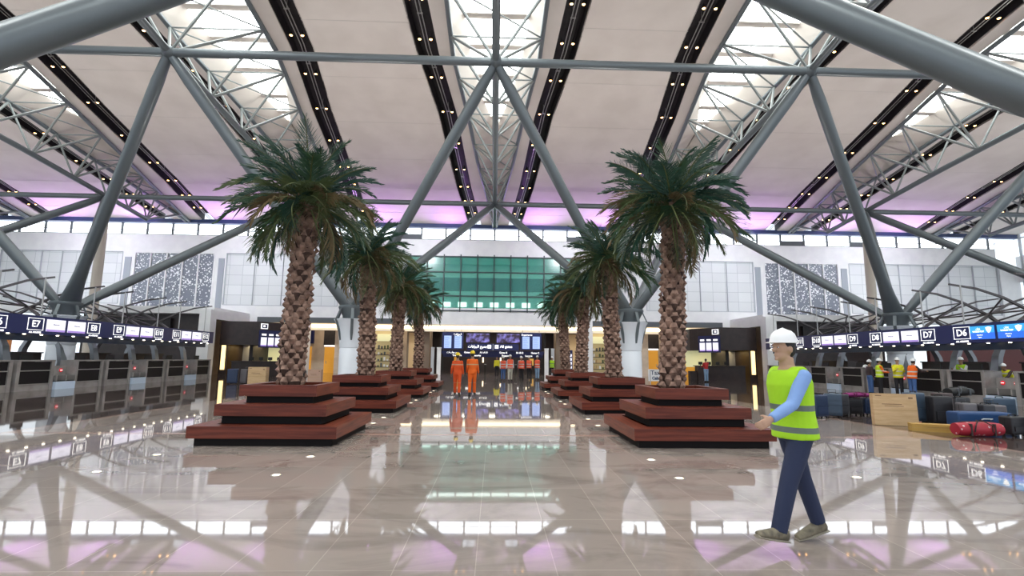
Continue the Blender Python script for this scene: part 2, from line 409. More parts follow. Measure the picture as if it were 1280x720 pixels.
# ------------------------------------------------------------------ roof trusses
for k, x in zip(range(-3, 4), TR):
    T = thing('roof_truss', 'triangular grey tube truss under the %s skylight' % where[k], 'roof truss', (x, 20, 0))
    ysb = [-14, -5, 5, 13.7, 19.4, 21.6, 26, 31, 35, 38, 42.5]
    b = MB(); b.tube([(x, y, zb(y)) for y in ysb], .17, 12); b.obj('bottom_chord', M['grey'], T, True, True)
    for s in (-1, 1):
        b = MB(); b.tube([(x+s*(hw(y)-.05), y, zr(y)-.2) for y in YS], .13, 10); b.obj('top_chord', M['grey'], T, True, True)
    w = MB()
    yb = [-9, -2, 5, 9.5, 13.7, 17.6, YA, 25.0, 28.3, 31.6, 34.9, YB, 40.3, 42.5]
    for i, y in enumerate(yb):
        nxt = yb[i+1] if i+1 < len(yb) else None
        for s in (-1, 1):
            top = lambda yy: (x+s*(hw(yy)-.05), yy, zr(yy)-.2)
            w.tube([(x, y, zb(y)), top(y)], .07, 6)
            if nxt:
                ym = nxt
                w.tube([(x, y, zb(y)), top(ym)], .075, 6)
        w.tube([(x-hw(y), y, zr(y)-.2), (x+hw(y), y, zr(y)-.2)], .05, 6)
        if nxt: w.tube([(x-hw(y), y, zr(y)-.2), (x+hw(nxt), nxt, zr(nxt)-.2)], .045, 6)
    for s in (-1, 1):
        for yy in (44.8, 46.8): w.tube([(x, 42.5, 12.8), (x+s*hw(yy), yy, zr(yy)-.2)], .06, 6)
    w.obj('web', M['greyb'], T, True, True)
    for y in (YA, YB):
        w = MB(); w.ell((x, y, zb(y)), (.30, .34, .30), 12); w.obj('node', M['grey'], T, True, True)
for y, r, nm, lb in ((YA, .19, 'near', 'long grey tube beam crossing the hall high up in front'), (YB, .19, 'far', 'thinner-looking grey tube beam crossing the hall further back near the purple ceiling glow')):
    b = MB(); b.tube([(-54, y, zb(y)), (54, y, zb(y))], r, 14)
    tag(b.obj('roof_beam', M['grey'], smooth=True), lb, 'roof beam')

# ------------------------------------------------------------------ tree columns
def strut(p, q, r=.26, near=False):
    p = Vector(p); q = Vector(q); d = q-p
    b = MB(); side = Vector((-d.y, d.x, 0))
    pts = [p + d*t for t in (0, .05, .12, .2, .9, .97, 1)]
    if near:
        pts = [p + d*t for t in (0, .03, .07, .12, .9, .97, 1)]
    b.tube(pts, [(.52, .16), (.46, .2), (.34, .25), (r, r), (r, r), (r*.8, r*.8), (r*.55, r*.55)], 14, side=side)
    return b
def tree_column(x, y, label, za=None):
    T = thing('tree_column', label, 'column', (x, y, 0))
    b = MB(); b.lathe([(.62, 0), (.62, .12), (.58, .14), (.575, 2.0), (.56, 2.02), (.56, 2.06), (.585, 2.08), (.62, 2.5), (.70, 2.95), (.83, 3.35), (.92, 3.5), (.88, 3.52), (.70, 3.3), (.5, 3.1)], n=32)
    base = b.obj('column_base', M['col'], T, True)
    for q in range(6):
        a = q*PI/3 + PI/6 - PI/2 - PI/6 + .25
        c_, s_ = math.cos(a), math.sin(a)
        b = MB()
        b.bar([(c_*.61, s_*.61, 2.45), (c_*.68, s_*.68, 2.8), (c_*.80, s_*.80, 3.2), (c_*.90, s_*.90, 3.5), (c_*.62, s_*.62, 4.15)], [(.06, .08), (.06, .14), (.06, .14), (.06, .14), (.06, .14)], side=(-s_, c_, 0))
        b.obj('fin', M['grey'], T)
    b = MB(); b.lathe([(.05, 3.2), (.42, 3.3), (.5, 3.7), (.66, 4.0), (.72, 4.1), (.72, 4.2), (.6, 4.26)], n=24); b.obj('column_head', M['grey'], T, True)
    return T
feet = [(X0+G*(k+.5), k) for k in range(-3, 3)]
fl_name = {-3: 'far left, mostly outside the left edge', -2: 'left, behind the left sign board', -1: 'left of the palm avenue', 0: 'right of the palm avenue', 1: 'right, behind the right sign board', 2: 'far right, beyond the right sign board'}
for x, k in feet:
    T = tree_column(x, YFT, 'white flared column with four spreading grey struts, ' + fl_name[k])
    for dx in (-1, 1):
        for (yy) in (YA, YB):
            strut((x, YFT, 3.75), (x+dx*G/2, yy, zb(yy))).obj('strut', M['grey'], T, True, True)
for x, y, z, lb in ((-8.4, 6.0, 4.6, 'inner left, strut crossing the top left corner'), (8.4, 6.2, 4.9, 'inner right, strut crossing the top right corner'), (-22.5, 6.0, 4.6, 'outer left'), (22.5, 6.2, 4.9, 'outer right')):
    T = tree_column(x, y, 'nearest row tree column with thick grey struts rising overhead, ' + lb)
    for nx in ((X0, X0+G*(1 if x > 0 else -1)) if abs(x) < 10 else (X0+G*(1 if x > 0 else -1), X0+2*G*(1 if x > 0 else -1))):
        for yy in (13.0, -2.):
            strut((x, y, z-.3), (nx, yy, zb(yy)), .27, True).obj('strut', M['grey'], T, True, True)
for s in (-1, 1):
    x = X0 + s*2*G
    b = MB(); b.lathe([(.34, 0), (.33, 4), (.30, zb(YB)-.2)], n=20)
    tag(b.obj('round_column', mat('buff_column_%d' % (s+2), (.62, .55, .47), .5), smooth=True), 'slim buff round column rising behind the %s tree column up to the roof' % ('left' if s < 0 else 'right'), 'column').location = (x, YB, 0)

# ------------------------------------------------------------------ back wall
w = MB()
def wallrect(x0, x1, z0, z1): w.box(X0+x0, X0+x1, YW, YW+.35, z0, z1)
wallrect(-50, 50, 11.2, 12.9)
def openings(z0, z1, ops):
    x = -50
    for a, b in ops:
        wallrect(x, a, z0, z1); x = b
    wallrect(x, 50, z0, z1)
openings(6.3, 11.2, [(-46, -34.9), (-33.8, -26.4), (-25.3, -14.7), (-8.3, 8.3), (14.7, 25.3), (26.4, 33.8), (34.9, 50)])
openings(5.45, 6.3, [(-33.8, -26.4), (26.4, 33.8)])
wallrect(-50, 50, 5.2, 5.45)
wallrect(-8.9, 8.9, 4.72, 5.2); wallrect(-50, -22, 4.72, 5.2); wallrect(22, 50, 4.72, 5.2)
struct('wall_back', w, M['white'])
for s in (-1, 1):
    for a, b in ((34.05, 34.65), (25.45, 26.0)):
        q = MB(); x = sorted((X0+s*a, X0+s*b)); q.box(x[0], x[1], YW-.06, YW, 5.9, 10.7); struct('trim_%d' % n_trim, q, M['pilaster']); n_trim += 1
    q = MB(); x = sorted((X0+s*8.9, X0+s*22)); q.box(x[0], x[1], YW-.05, YW+.35, 4.72, 5.22); struct('trim_%d' % n_trim, q, M['fascia']); n_trim += 1
    for a, b in ((8.6, 9.35), (17.1, 17.9)):
        q = MB(); x = sorted((X0+s*a, X0+s*b)); q.box(x[0], x[1], YW-.5, YW+.3, 0, 4.72 if a > 10 else 5.3); struct('wall_pier', q, M['white'])
# clerestory
n_win = 8
cl = MB(); cl.box(X0-50, X0+50, YW+.1, YW+.16, 12.9, 13.95); struct('window_%d' % n_win, cl, M['cler']); n_win += 1
fr = MB(); fr.box(X0-50, X0+50, YW-.02, YW+.1, 12.9, 12.95); fr.box(X0-50, X0+50, YW-.02, YW+.1, 13.35, 13.39)
for i in range(-21, 22):
    x = X0 + i*2.35; fr.box(x-.07, x+.07, YW-.05, YW+.12, 12.9, 14.1)
for i in (-4, 3, -3.4, 2.4, 8, -9, 12, 15): 
    x = X0 + i*2.35 if isinstance(i, int) else None
    if x: fr.box(x, x+2.35, YW-.01, YW+.09, 12.9, 13.35)
struct('trim_%d' % n_trim, fr, M['fascia']); n_trim += 1
bm_ = MB(); bm_.box(X0-52, X0+52, YW-.45, YW+.05, 13.98, 14.35); struct('trim_%d' % n_trim, bm_, M['navyb']); n_trim += 1
# framed panels on the back wall
def framed(name, x0, x1, z0, z1, m, label, cat, nx, nz, fm='frame', t=.05, asstruct=False):
    x0 += X0; x1 += X0
    T = thing(name, label, cat, ((x0+x1)/2, YW+.1, z0))
    b = MB(); b.box(x0, x1, YW+.1, YW+.16, z0, z1); b.obj('panel', m, T, world=True)
    b = MB()
    for i in range(nx+1):
        x = x0+(x1-x0)*i/nx; tt = t*(1.6 if i in (0, nx) else 1); b.box(x-tt, x+tt, YW-.03, YW+.1, z0, z1)
    for i in range(nz+1):
        z = z0+(z1-z0)*i/nz; tt = t*(1.6 if i in (0, nz) else 1); b.box(x0, x1, YW-.025, YW+.1, z-tt, z+tt)
    b.obj('frame', M[fm], T, world=True)
    return T
for s, sd in ((-1, 'left'), (1, 'right')):
    o = lambda a, b: (a, b) if s > 0 else (-b, -a)
    framed('wall_panel', *o(14.7, 25.3), 6.3, 11.2, M['panel'], 'large framed white lattice panel high on the back wall, %s of the green glass' % sd, 'wall panel', 4, 1, t=.02)
    framed('perforated_screen', *o(26.4, 33.8), 5.45, 11.2, M['perf'], 'grey perforated screen with bright dots, on the back wall further %s' % sd, 'wall screen', 5, 1, 'white', t=.05)
    framed('wall_panel', *o(34.9, 46 if s < 0 else 50), 6.3, 11.2, M['panel'], 'long framed pale panel at the far %s of the back wall' % sd, 'wall panel', 6, 1, t=.02)
# green glazed gallery
T = thing('glazed_gallery', 'green tinted glass gallery with dark mullions at the centre of the back wall', 'glazing', (X0, YW, 6.05))
b = MB(); b.box(X0-8.3, X0+8.3, YW+.05, YW+.1, 6.05, 11.25); b.obj('glass', M['teal'], T, world=True)
b = MB()
for i in range(-5, 6): b.box(X0+i*1.6-.05, X0+i*1.6+.05, YW-.12, YW+.1, 5.95, 11.45)
for z in (6.05, 7.45, 9.75, 11.25): b.box(X0-8.3, X0+8.3, YW-.1, YW+.1, z-.05, z+.05)
b.obj('mullion_grid', M['mull'], T, world=True)
gal = MB()  # room behind the glass
gal.box(X0-9, X0+9, YW+6, YW+6.2, 5.4, 12); gal.box(X0-9, X0+9, YW+.35, YW+6, 5.4, 5.9); gal.box(X0-9, X0+9, YW+.35, YW+6, 11.6, 11.8)
for s in (-1, 1): gal.box(*sorted((X0+s*9, X0+s*9.2)), YW+.3, YW+6, 5.4, 12)
struct('wall_gallery', gal, mat('gallery_wall', (.34, .62, .54), .7))
b = MB(); b.box(X0-8.9, X0+8.9, YW+1.5, YW+1.9, 8.15, 9.45); struct('trim_%d' % n_trim, b, mat('gallery_bulkhead', (.05, .07, .07), .6)); n_trim += 1
b = MB()
for i in range(9): b.box(X0-7.2+i*1.7, X0-6.3+i*1.7, YW+5.9, YW+5.98, 7.0, 7.5)
tag(b.obj('light_strip', mat('gallery_light', (.8, 1, .9), .4, emit=(.7, 1, .9), es=3)), 'row of small lights glimmering behind the green glass gallery', 'light')
for i, y in enumerate((0,)):
    li = bpy.data.lights.new('gallery_lamp', 'AREA'); li.shape = 'RECTANGLE'; li.size = 14; li.size_y = 1.2; li.energy = 260; li.color = (.85, 1, .93)
    lo = bpy.data.objects.new('gallery_lamp', li); C.objects.link(lo); lo.location = (X0, YW+3.5, 11.5)
    tag(lo, 'long lamp in the ceiling of the green glass gallery', 'lamp')

# ------------------------------------------------------------------ recess under the back wall
rc = MB()
rc.box(X0-24, X0-6.2, YW+4, YW+4.3, 0, 4.7); rc.box(X0+6.2, X0+24, YW+4, YW+4.3, 0, 4.7); rc.box(X0-24.3, X0-24, 43.4, YW+4.3, 0, 4.7); rc.box(X0+24, X0+24.3, 43.4, YW+4.3, 0, 4.7)
struct('wall_recess', rc, M['beige'])
sf = MB(); sf.box(X0-50, X0+50, YW+.3, YW+14, 4.72, 4.9); struct('ceiling', sf, M['soffit'])
cv = MB(); cv.box(X0-22, X0+22, YW+.36, YW+.9, 4.35, 4.62)
tag(cv.obj('cove_light', M['warm']), 'long warm cove light strip under the white back wall', 'cove light')
sb = MB(); sb.box(X0-22, X0+22, YW+.9, YW+1.3, 4.1, 4.72); struct('trim_%d' % n_trim, sb, M['white']); n_trim += 1
# brown flanks of the gate opening
for s in (-1, 1):
    q = MB(); q.box(*sorted((X0+s*6.2, X0+s*8.4)), YW+2, YW+4.3, 0, 4.7); struct('wall_pier', q, mat('flank_brown', (.20, .15, .11), .6))
    q = MB(); q.box(*sorted((X0+s*7.0, X0+s*8.2)), YW+1.9, YW+2, .0, 4.0); struct('wall_panel_trim', q, M['tan'])
    # shop window with lit shelves
    q = MB(); q.box(*sorted((X0+s*9.6, X0+s*13.2)), YW+3.6, YW+3.9, 0, 4.4)
    sd = 'left' if s < 0 else 'right'
    T = thing('shop_window', 'warm lit shop window with shelves beside the %s tree column' % sd, 'shop window', (X0+s*11.4, YW+3.7, 0))
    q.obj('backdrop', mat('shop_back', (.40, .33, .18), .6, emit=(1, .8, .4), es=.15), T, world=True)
    for z in (.6, 1.2, 1.8, 2.4): 
        h = MB(); h.box(*sorted((X0+s*9.7, X0+s*11.6)), YW+3.2, YW+3.6, z, z+.06); h.obj('shelf', M['brown'], T, world=True)
        for j in range(6):
            h = MB(); xx = X0+s*(9.9+j*.3); h.box(xx-.07, xx+.07, YW+3.3, YW+3.5, z+.06, z+.06+random.uniform(.15, .4)); h.obj('shelf_item', random.choice([M['white'], M['fascia'], M['card'], M['frB']]), T, world=True)
    h = MB(); h.box(*sorted((X0+s*9.7, X0+s*11.6)), YW+3.4, YW+3.6, 3.2, 3.9); h.obj('lit_panel', M['paleg'], T, world=True)
    # amber door
    D = thing('amber_door', 'amber lit doorway with a dark header, %s of the beige pier' % sd, 'door', (X0+s*16.2, YW+3.9, 0))
    h = MB(); h.box(*sorted((X0+s*15.7, X0+s*16.9)), YW+3.88, YW+3.98, 0, 2.55); h.obj('door_leaf', M['amber'], D, world=True)
    h = MB(); h.box(*sorted((X0+s*15.6, X0+s*17.0)), YW+3.8, YW+3.97, 2.75, 4.2); h.obj('header', M['dark'], D, world=True)
    h = MB(); h.box(*sorted((X0+s*15.8, X0+s*16.9)), YW+3.7, YW+3.85, 2.6, 2.75); h.obj('door_light', M['txt'], D, world=True)
    h = MB(); h.cbox((X0+s*16.7, YW+3.84, 1.05), (.05, .06, .3)); h.obj('door_handle', M['steel'], D, world=True)
    q = MB(); q.box(*sorted((X0+s*13.3, X0+s*15.4)), YW+2.2, YW+4, 0, 4.3); struct('wall_pier', q, M['beige'])
    D = thing('amber_door', 'pair of amber lit panels beside the %s dark kiosk' % sd, 'door', (X0+s*19.5, YW+3.9, 0))
    for a in (18.2, 19.6):
        h = MB(); h.box(*sorted((X0+s*a, X0+s*(a+1.3))), YW+3.88, YW+3.98, 0, 2.6); h.obj('door_leaf', M['amber'], D, world=True)
    h = MB(); h.box(*sorted((X0+s*18, X0+s*21.4)), YW+3.7, YW+3.97, 2.9, 4.2); h.obj('header', M['navy'], D, world=True)
    # silver gate posts
    for a, r in ((5.15, .18), (5.75, .14)):
        h = MB(); h.box(X0+s*a-r, X0+s*a+r, YW+.9, YW+1.3, 0, 2.55); h.box(X0+s*a-r-.03, X0+s*a+r+.03, YW+.87, YW+1.33, 2.5, 2.6)
        tag(h.obj('gate_post', M['white' if r > .15 else 'frame']), '%s square post at the %s edge of the gate opening' % ('white' if r > .15 else 'narrow grey', sd), 'post')
# hall behind the gate
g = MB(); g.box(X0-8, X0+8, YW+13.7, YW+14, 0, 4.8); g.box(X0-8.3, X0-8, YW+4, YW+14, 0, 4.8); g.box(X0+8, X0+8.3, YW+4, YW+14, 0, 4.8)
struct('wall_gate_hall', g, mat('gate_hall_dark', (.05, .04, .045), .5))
random.seed(3)
for i, (x, z, w_, h_, m_) in enumerate([(-4.2, 1.9, .9, .25, 'paleg'), (-3.0, 1.95, .5, .25, 'txt'), (3.3, 1.9, .8, .25, 'txt'), (4.2, 1.9, .6, .3, 'warm'), (-4.4, 1.3, .5, .9, 'amber'), (4.6, 1.2, .5, .8, 'warmlow'), (-1.2, 1.4, .15, .6, 'warm'), (.9, 1.5, .15, .4, 'warm')]):
    b = MB(); b.box(X0+x-w_/2, X0+x+w_/2, YW+10+i*.2, YW+10.1+i*.2, z-h_/2, z+h_/2); b.v = [(v[0], v[1]+(13.35-10-i*.2), v[2]) for v in b.v]
    tag(b.obj('shop_light_panel', M[m_]), ['pale green lit shop sign deep left in the gate hall', 'white lit shop sign deep left in the gate hall, beside the pale green one', 'white lit shop sign deep right in the gate hall', 'warm lit shop sign at the far right of the gate hall', 'amber shop front low at the far left of the gate hall', 'amber shop front low at the far right of the gate hall', 'narrow warm light left of the gate hall centre', 'narrow warm light right of the gate hall centre'][i], 'lit sign')
for i in range(6):
    x = X0-4+i*1.6
    T = thing('security_barrier', 'dark gate barrier in the hall mouth, number %s from the left' % ['first', 'second', 'third', 'fourth', 'fifth', 'sixth'][i], 'barrier', (x, YW+6, 0))
    b = MB(); b.box(-.08, .08, -.6, .6, 0, .95); b.obj('cabinet', M['black'], T)
    b = MB(); b.box(-.1, .1, -.62, .62, .95, .99); b.obj('top', M['steel'], T)
for i in range(9):  # lights added to put some glow into the dark gate hall
    b = MB(); xx = X0-6+i*1.5; b.box(xx-.3, xx+.3, YW+9-.3, YW+9+.3, 4.66, 4.72)
    tag(b.obj('added_ceiling_light', M['lampw']), 'added square white light in the row on the gate hall ceiling', 'ceiling light', 'added gate hall ceiling lights')
# flight screens and overhead signs
def fids(x, label, title):
    T = thing('flight_board', label, 'display board', (x, YW+.6, 2.42))
    b = MB(); b.box(-1.0, 1.0, 0, .18, 0, 1.62); b.obj('housing', M['navy'], T)
    for q in (-.48, .50):
        b = MB(); b.box(q-.34, q+.34, -.02, 0, .12, 1.28); sc = b.obj('screen', M['scrfids'], T)
        b = MB()
        for r in range(9): b.box(q-.28, q+.28*random.uniform(.2, .9), -.026, -.02, .2+r*.115, .23+r*.115)
        b.obj('screen_rows', mat('row_tint', (.1, .1, .3), .5, emit=(.15, .25, .6), es=.6), T)
    text(title, .22, M['txt'], T, (.45 if x < 0 else -.4, -.03, 1.43), FACE_CAM, bold=.006)
    b = MB()
    for q in (-.8, .8): b.tube([(q, .09, 1.6), (q, .09, 2.3)], .03, 8)
    b.obj('hanging_rod', M['steel'], T)
fids(-3.95, 'navy departures board with two pale screens at the left of the gate opening', 'المغادرة'[::-1])
fids(3.5, 'navy departures board with two pale screens at the right of the gate opening', 'Departures')
T = thing('overhead_sign', 'navy overhead gates sign with white lettering at the middle of the gate opening', 'sign', (X0, YW+.6, 2.35))
b = MB(); b.box(-2.45, 2.45, 0, .2, 0, .62); b.obj('housing', M['navy'], T)
text('All gates', .34, M['txt'], T, (1.25, -.02, .36), FACE_CAM, bold=.01)
text('ﺕﺎﺑﺍﻮﺒﻟﺍ ﻊﻴﻤﺟ', .34, M['txt'], T, (-1.45, -.02, .36), FACE_CAM, bold=.01)
for q in (-.35, .35):
    b = MB(); b.box(q-.17, q+.17, -.02, 0, .18, .52); b.obj('pictogram_plate', M['txt'], T)
    b = MB(); b.prism([(q-.1, .26), (q+.1, .4), (q+.12, .46), (q+.04, .42), (q-.12, .3)], 1, -.03, -.02); b.obj('plane_pictogram', M['navy'], T)
b = MB(); b.box(-.03, .03, -.03, 0, 0, .62); b.obj('divider', M['steel'], T)
for q, lb in ((-1.45, 'left'), (1.45, 'right')):
    T = thing('video_screen', 'dark purple video screen above the gates sign, %s half' % lb, 'screen', (X0+q, YW+.7, 3.05))
    b = MB(); b.box(-1.15, 1.15, 0, .15, 0, .95); b.obj('housing', M['black'], T)
    m = mat('purple_video_' + lb, (.02, .02, .03), .3, emit=(.1, .08, .3), es=.7)
    tc = nd(m, 'ShaderNodeTexCoord'); nz = nd(m, 'ShaderNodeTexNoise'); nz.inputs['Scale'].default_value = 2.3; cr = nd(m, 'ShaderNodeValToRGB')
    cr.color_ramp.elements[0].position = .42; cr.color_ramp.elements[0].color = (.03, .01, .03, 1); cr.color_ramp.elements[1].position = .68; cr.color_ramp.elements[1].color = (.35, .3, .9, 1)
    lk(m, tc.outputs['Object'], nz.inputs['Vector']); lk(m, nz.outputs[0], cr.inputs[0]); lk(m, cr.outputs[0], bsdf(m).inputs['Emission Color'])
    b = MB(); b.box(-1.1, 1.1, -.02, 0, .05, .9); b.obj('screen', m, T)
for j, (z, dy, txts) in enumerate([(2.0, 1.6, [(-4, 'بوابات'[::-1]), (-2.4, 'Gates A'), (-.9, 'A1-A10'), (1.0, 'Gates B'), (2.6, 'B1-B12'), (4.1, 'Gates C')]), (1.72, 3.4, [(-3.6, 'Transfers'), (-1.6, 'Security'), (1.3, 'Passport'), (3.6, 'Lounge')])]):
    T = thing('overhead_sign', ['narrow navy sign rail with white lettering just below the gates sign', 'lower sign rail with white lettering deeper in the gate hall'][j], 'sign', (X0, YW+dy, z))
    b = MB(); b.box(-5, 5, 0, .15, 0, .30); b.obj('housing', M['navy'], T)
    for x, t_ in txts: text(t_, .24, M['txt'], T, (x, -.02, .15), FACE_CAM, bold=.008)
    b = MB(); b.box(-5.1, -5, 0, .15, -z, 4.7-z); b.box(5, 5.1, 0, .15, -z, 4.7-z); b.obj('support', M['black'], T)
# standing info sign and taxi board
T = thing('info_stand', 'tall narrow blue and white directory stand right of the avenue', 'sign', (4.95, 34.5, 0))
b = MB(); b.box(-.3, .3, -.06, .06, 0, 2.2); b.obj('panel', M['navy'], T)
b = MB(); b.box(-.45, .45, -.25, .25, 0, .05); b.obj('foot', M['steel'], T)
for r in range(7):
    b = MB(); b.box(-.25, .25, -.07, -.06, .2+r*.26, .38+r*.26); b.obj('directory_row', M['scrw'], T)
T = thing('taxi_sign', 'small white taxi board on legs behind the nearest right planter', 'sign', (9.85, 30.8, 0))
b = MB(); b.box(-.6, .6, -.03, .03, .35, 1.05); b.obj('panel', M['white'], T)
for q in (-.5, .5):
    b = MB(); b.box(q-.03, q+.03, -.2, .2, 0, .04); b.box(q-.025, q+.025, -.04, .04, 0, 1.0); b.obj('leg', M['steel'], T)
text('Taxi', .36, M['inktxt'], T, (-.15, -.035, .84), FACE_CAM, bold=.006); text('Cabs', .24, M['inktxt'], T, (-.15, -.035, .52), FACE_CAM, bold=.012)

# ------------------------------------------------------------------ retail blocks and kiosks
for s, sd in ((-1, 'left'), (1, 'right')):
    X = lambda a, b: sorted((X0+s*a, X0+s*b))
    q = MB(); q.box(*X(22.7, 23.6), 41.9, 42.8, 0, 5.3); q.box(*X(22.7, 23.0), 42.8, YW, 4.55, 5.3); struct('wall_pier', q, M['white'])
    q = MB(); q.box(*X(23.6, 50), 42.0, 42.4, 4.95, 5.5); q.box(*X(22.75, 50), 42.4, YW, 5.25, 5.5); struct('wall_fascia', q, M['white'])
    q = MB(); q.box(*X(23.6, 33.5), 43.0, 43.3, 0, 4.95); struct('wall_shop', q, M['brown'])
    q = MB(); q.box(*X(26.3, 31), 42.68, 42.99, 3.2, 4.6)
    tag(q.obj('shop_box', M['dark']), 'dark box fascia over the %s shop front beyond the sign boards' % sd, 'shop front')
    q = MB(); q.box(*X(33.5, 50), 44, 44.3, 0, 4.95); struct('wall_shop', q, M['facade'])
    K = thing('kiosk', 'dark brown service kiosk with lit screens, %s of the avenue' % sd, 'kiosk', (X0+s*20.5, 45, 0))
    b = MB(); P = [(X0+s*22.65, 43.5), (X0+s*19.5, 43.5), (X0+s*17.9, 46.3), (X0+s*17.9, 48), (X0+s*22.65, 48)]
    if s > 0: P = P[::-1]
    b.prism(P, 2, 2.5, 4.45); b.obj('canopy_box', M['brown'], K, world=True)
    b = MB(); b.box(*X(17.5, 21.6), 43.6, 44.3, 0, 1.12); b.box(*X(17.4, 21.7), 43.5, 44.4, 1.12, 1.18); b.box(*X(16.9, 17.5), 43.8, 44.3, 0, .7); b.obj('counter', M['brown'], K, world=True)
    b = MB(); b.box(*X(17.9, 20.3), 47.4, 47.5, 1.0, 2.5); b.obj('pale_back_wall', M['paleg'], K, world=True)
    b = MB(); b.box(*X(20.6, 21.4), 46.4, 46.5, 0, 2.5); b.obj('warm_panel', M['warmlow'], K, world=True)
    b = MB(); b.box(*X(21.4, 22.0), 46.2, 46.3, 0, 2.5); b.obj('grey_panel', M['frame'], K, world=True)
    b = MB(); b.box(*X(22.0, 22.65), 43.6, 46.3, 0, 2.5); b.obj('side_wall', M['brown'], K, world=True)
    b = MB(); b.box(*X(22.15, 22.45), 43.5, 43.6, .45, 2.45); b.obj('light_slot', mat('slot_light', (.9, .7, .3), .4, emit=(1, .72, .32), es=1.5), K, world=True)
    b = MB(); b.box(*X(20.3, 20.6), 44.4, 47.5, 0, 2.5); b.obj('dark_post', M['dark'], K, world=True)
    for j in range(4):
        b = MB(); xx = X0+s*(17.9+j*.75); b.box(xx-.17, xx+.17, 44.0, 44.05, 1.25, 1.5); b.box(xx-.03, xx+.03, 44.0, 44.05, 1.18, 1.25); b.obj('monitor', M['black'], K, world=True)
    # angled display on the kiosk corner
    A = Vector((X0+s*19.45, 43.42, 0)); B_ = Vector((X0+s*17.85, 46.22, 0)); d = (B_-A).normalized()
    nrm = Vector((d.y, -d.x, 0)); nrm = nrm if nrm.y < 0 else -nrm
    L = (B_-A).length
    def quad(mb, t0, t1, z0, z1, off, th=.05):
        p = [A+d*t0+nrm*off, A+d*t1+nrm*off, A+d*t1+nrm*(off+th), A+d*t0+nrm*(off+th)]
        mb.add([(v.x, v.y, z0) for v in p]+[(v.x, v.y, z1) for v in p], [(0, 3, 2, 1), (4, 5, 6, 7), (0, 1, 5, 4), (1, 2, 6, 5), (2, 3, 7, 6), (3, 0, 4, 7)])
    b = MB(); quad(b, .0, 2.2, 2.3, 3.75, .0, .08); b.obj('display_housing', M['navy'], K, world=True)
    for j in range(3):
        b = MB(); quad(b, .15+j*.68, .68+j*.68, 2.5, 3.15, .085, .02); b.obj('screen', M['scrw'], K, world=True)
        b = MB(); quad(b, .15+j*.68, .68+j*.68, 2.42, 2.52, .09, .02); b.obj('screen_footer', M['scrp'], K, world=True)
        b = MB(); quad(b, .2+j*.68, .62+j*.68, 3.3, 3.45, .085, .02); b.obj('screen_title', M['txt'], K, world=True)
    b = MB(); quad(b, .12, .75, 3.85, 4.3, .0, .06); b.obj('pictogram_plate', M['txt'], K, world=True)
    b = MB(); quad(b, .2, .67, 3.91, 4.24, .062, .01); b.obj('pictogram_field', M['navy'], K, world=True)
    b = MB(); quad(b, .3, .5, 4.0, 4.16, .075, .01); b.obj('pictogram_mark', M['txt'], K, world=True)
# side walls
for s, nm in ((-1, 'left'), (1, 'right')):
    X = lambda a, b: sorted((s*a, s*b))
    q = MB(); q.box(*X(52, 52.4), -16, 60, 9.6, 12.2); q.box(*X(52, 52.4), -16, 60, 0, 1.2); struct('wall_' + nm, q, M['white'])
    q = MB(); q.box(*X(52.1, 52.2), -16, 60, 12.2, 19); struct('window_%d' % n_win, q, M['facade']); n_win += 1
    q = MB(); q.box(*X(52.1, 52.2), -16, 60, 1.2, 9.6); struct('window_%d' % n_win, q, M['facade']); n_win += 1
    q = MB()
    for y in range(-16, 60, 4): q.box(*X(51.9, 52.1), y-.06, y+.06, 1.2, 18)
    for z in (3.2, 5.3, 7.4, 14, 16): q.box(*X(51.95, 52.1), -16, 60, z-.05, z+.05)
    struct('trim_%d' % n_trim, q, M['frame']); n_trim += 1
    # end glazing between the back wall and the side wall
    q = MB(); q.box(*X(50.2, 52.1), YW+.1, YW+.2, 11.0, 14.6); struct('window_%d' % n_win, q, M['facade']); n_win += 1
    q = MB(); q.box(*X(50.1, 52.1), YW, YW+.3, 0, 11.0); struct('wall_back', q, M['white'])

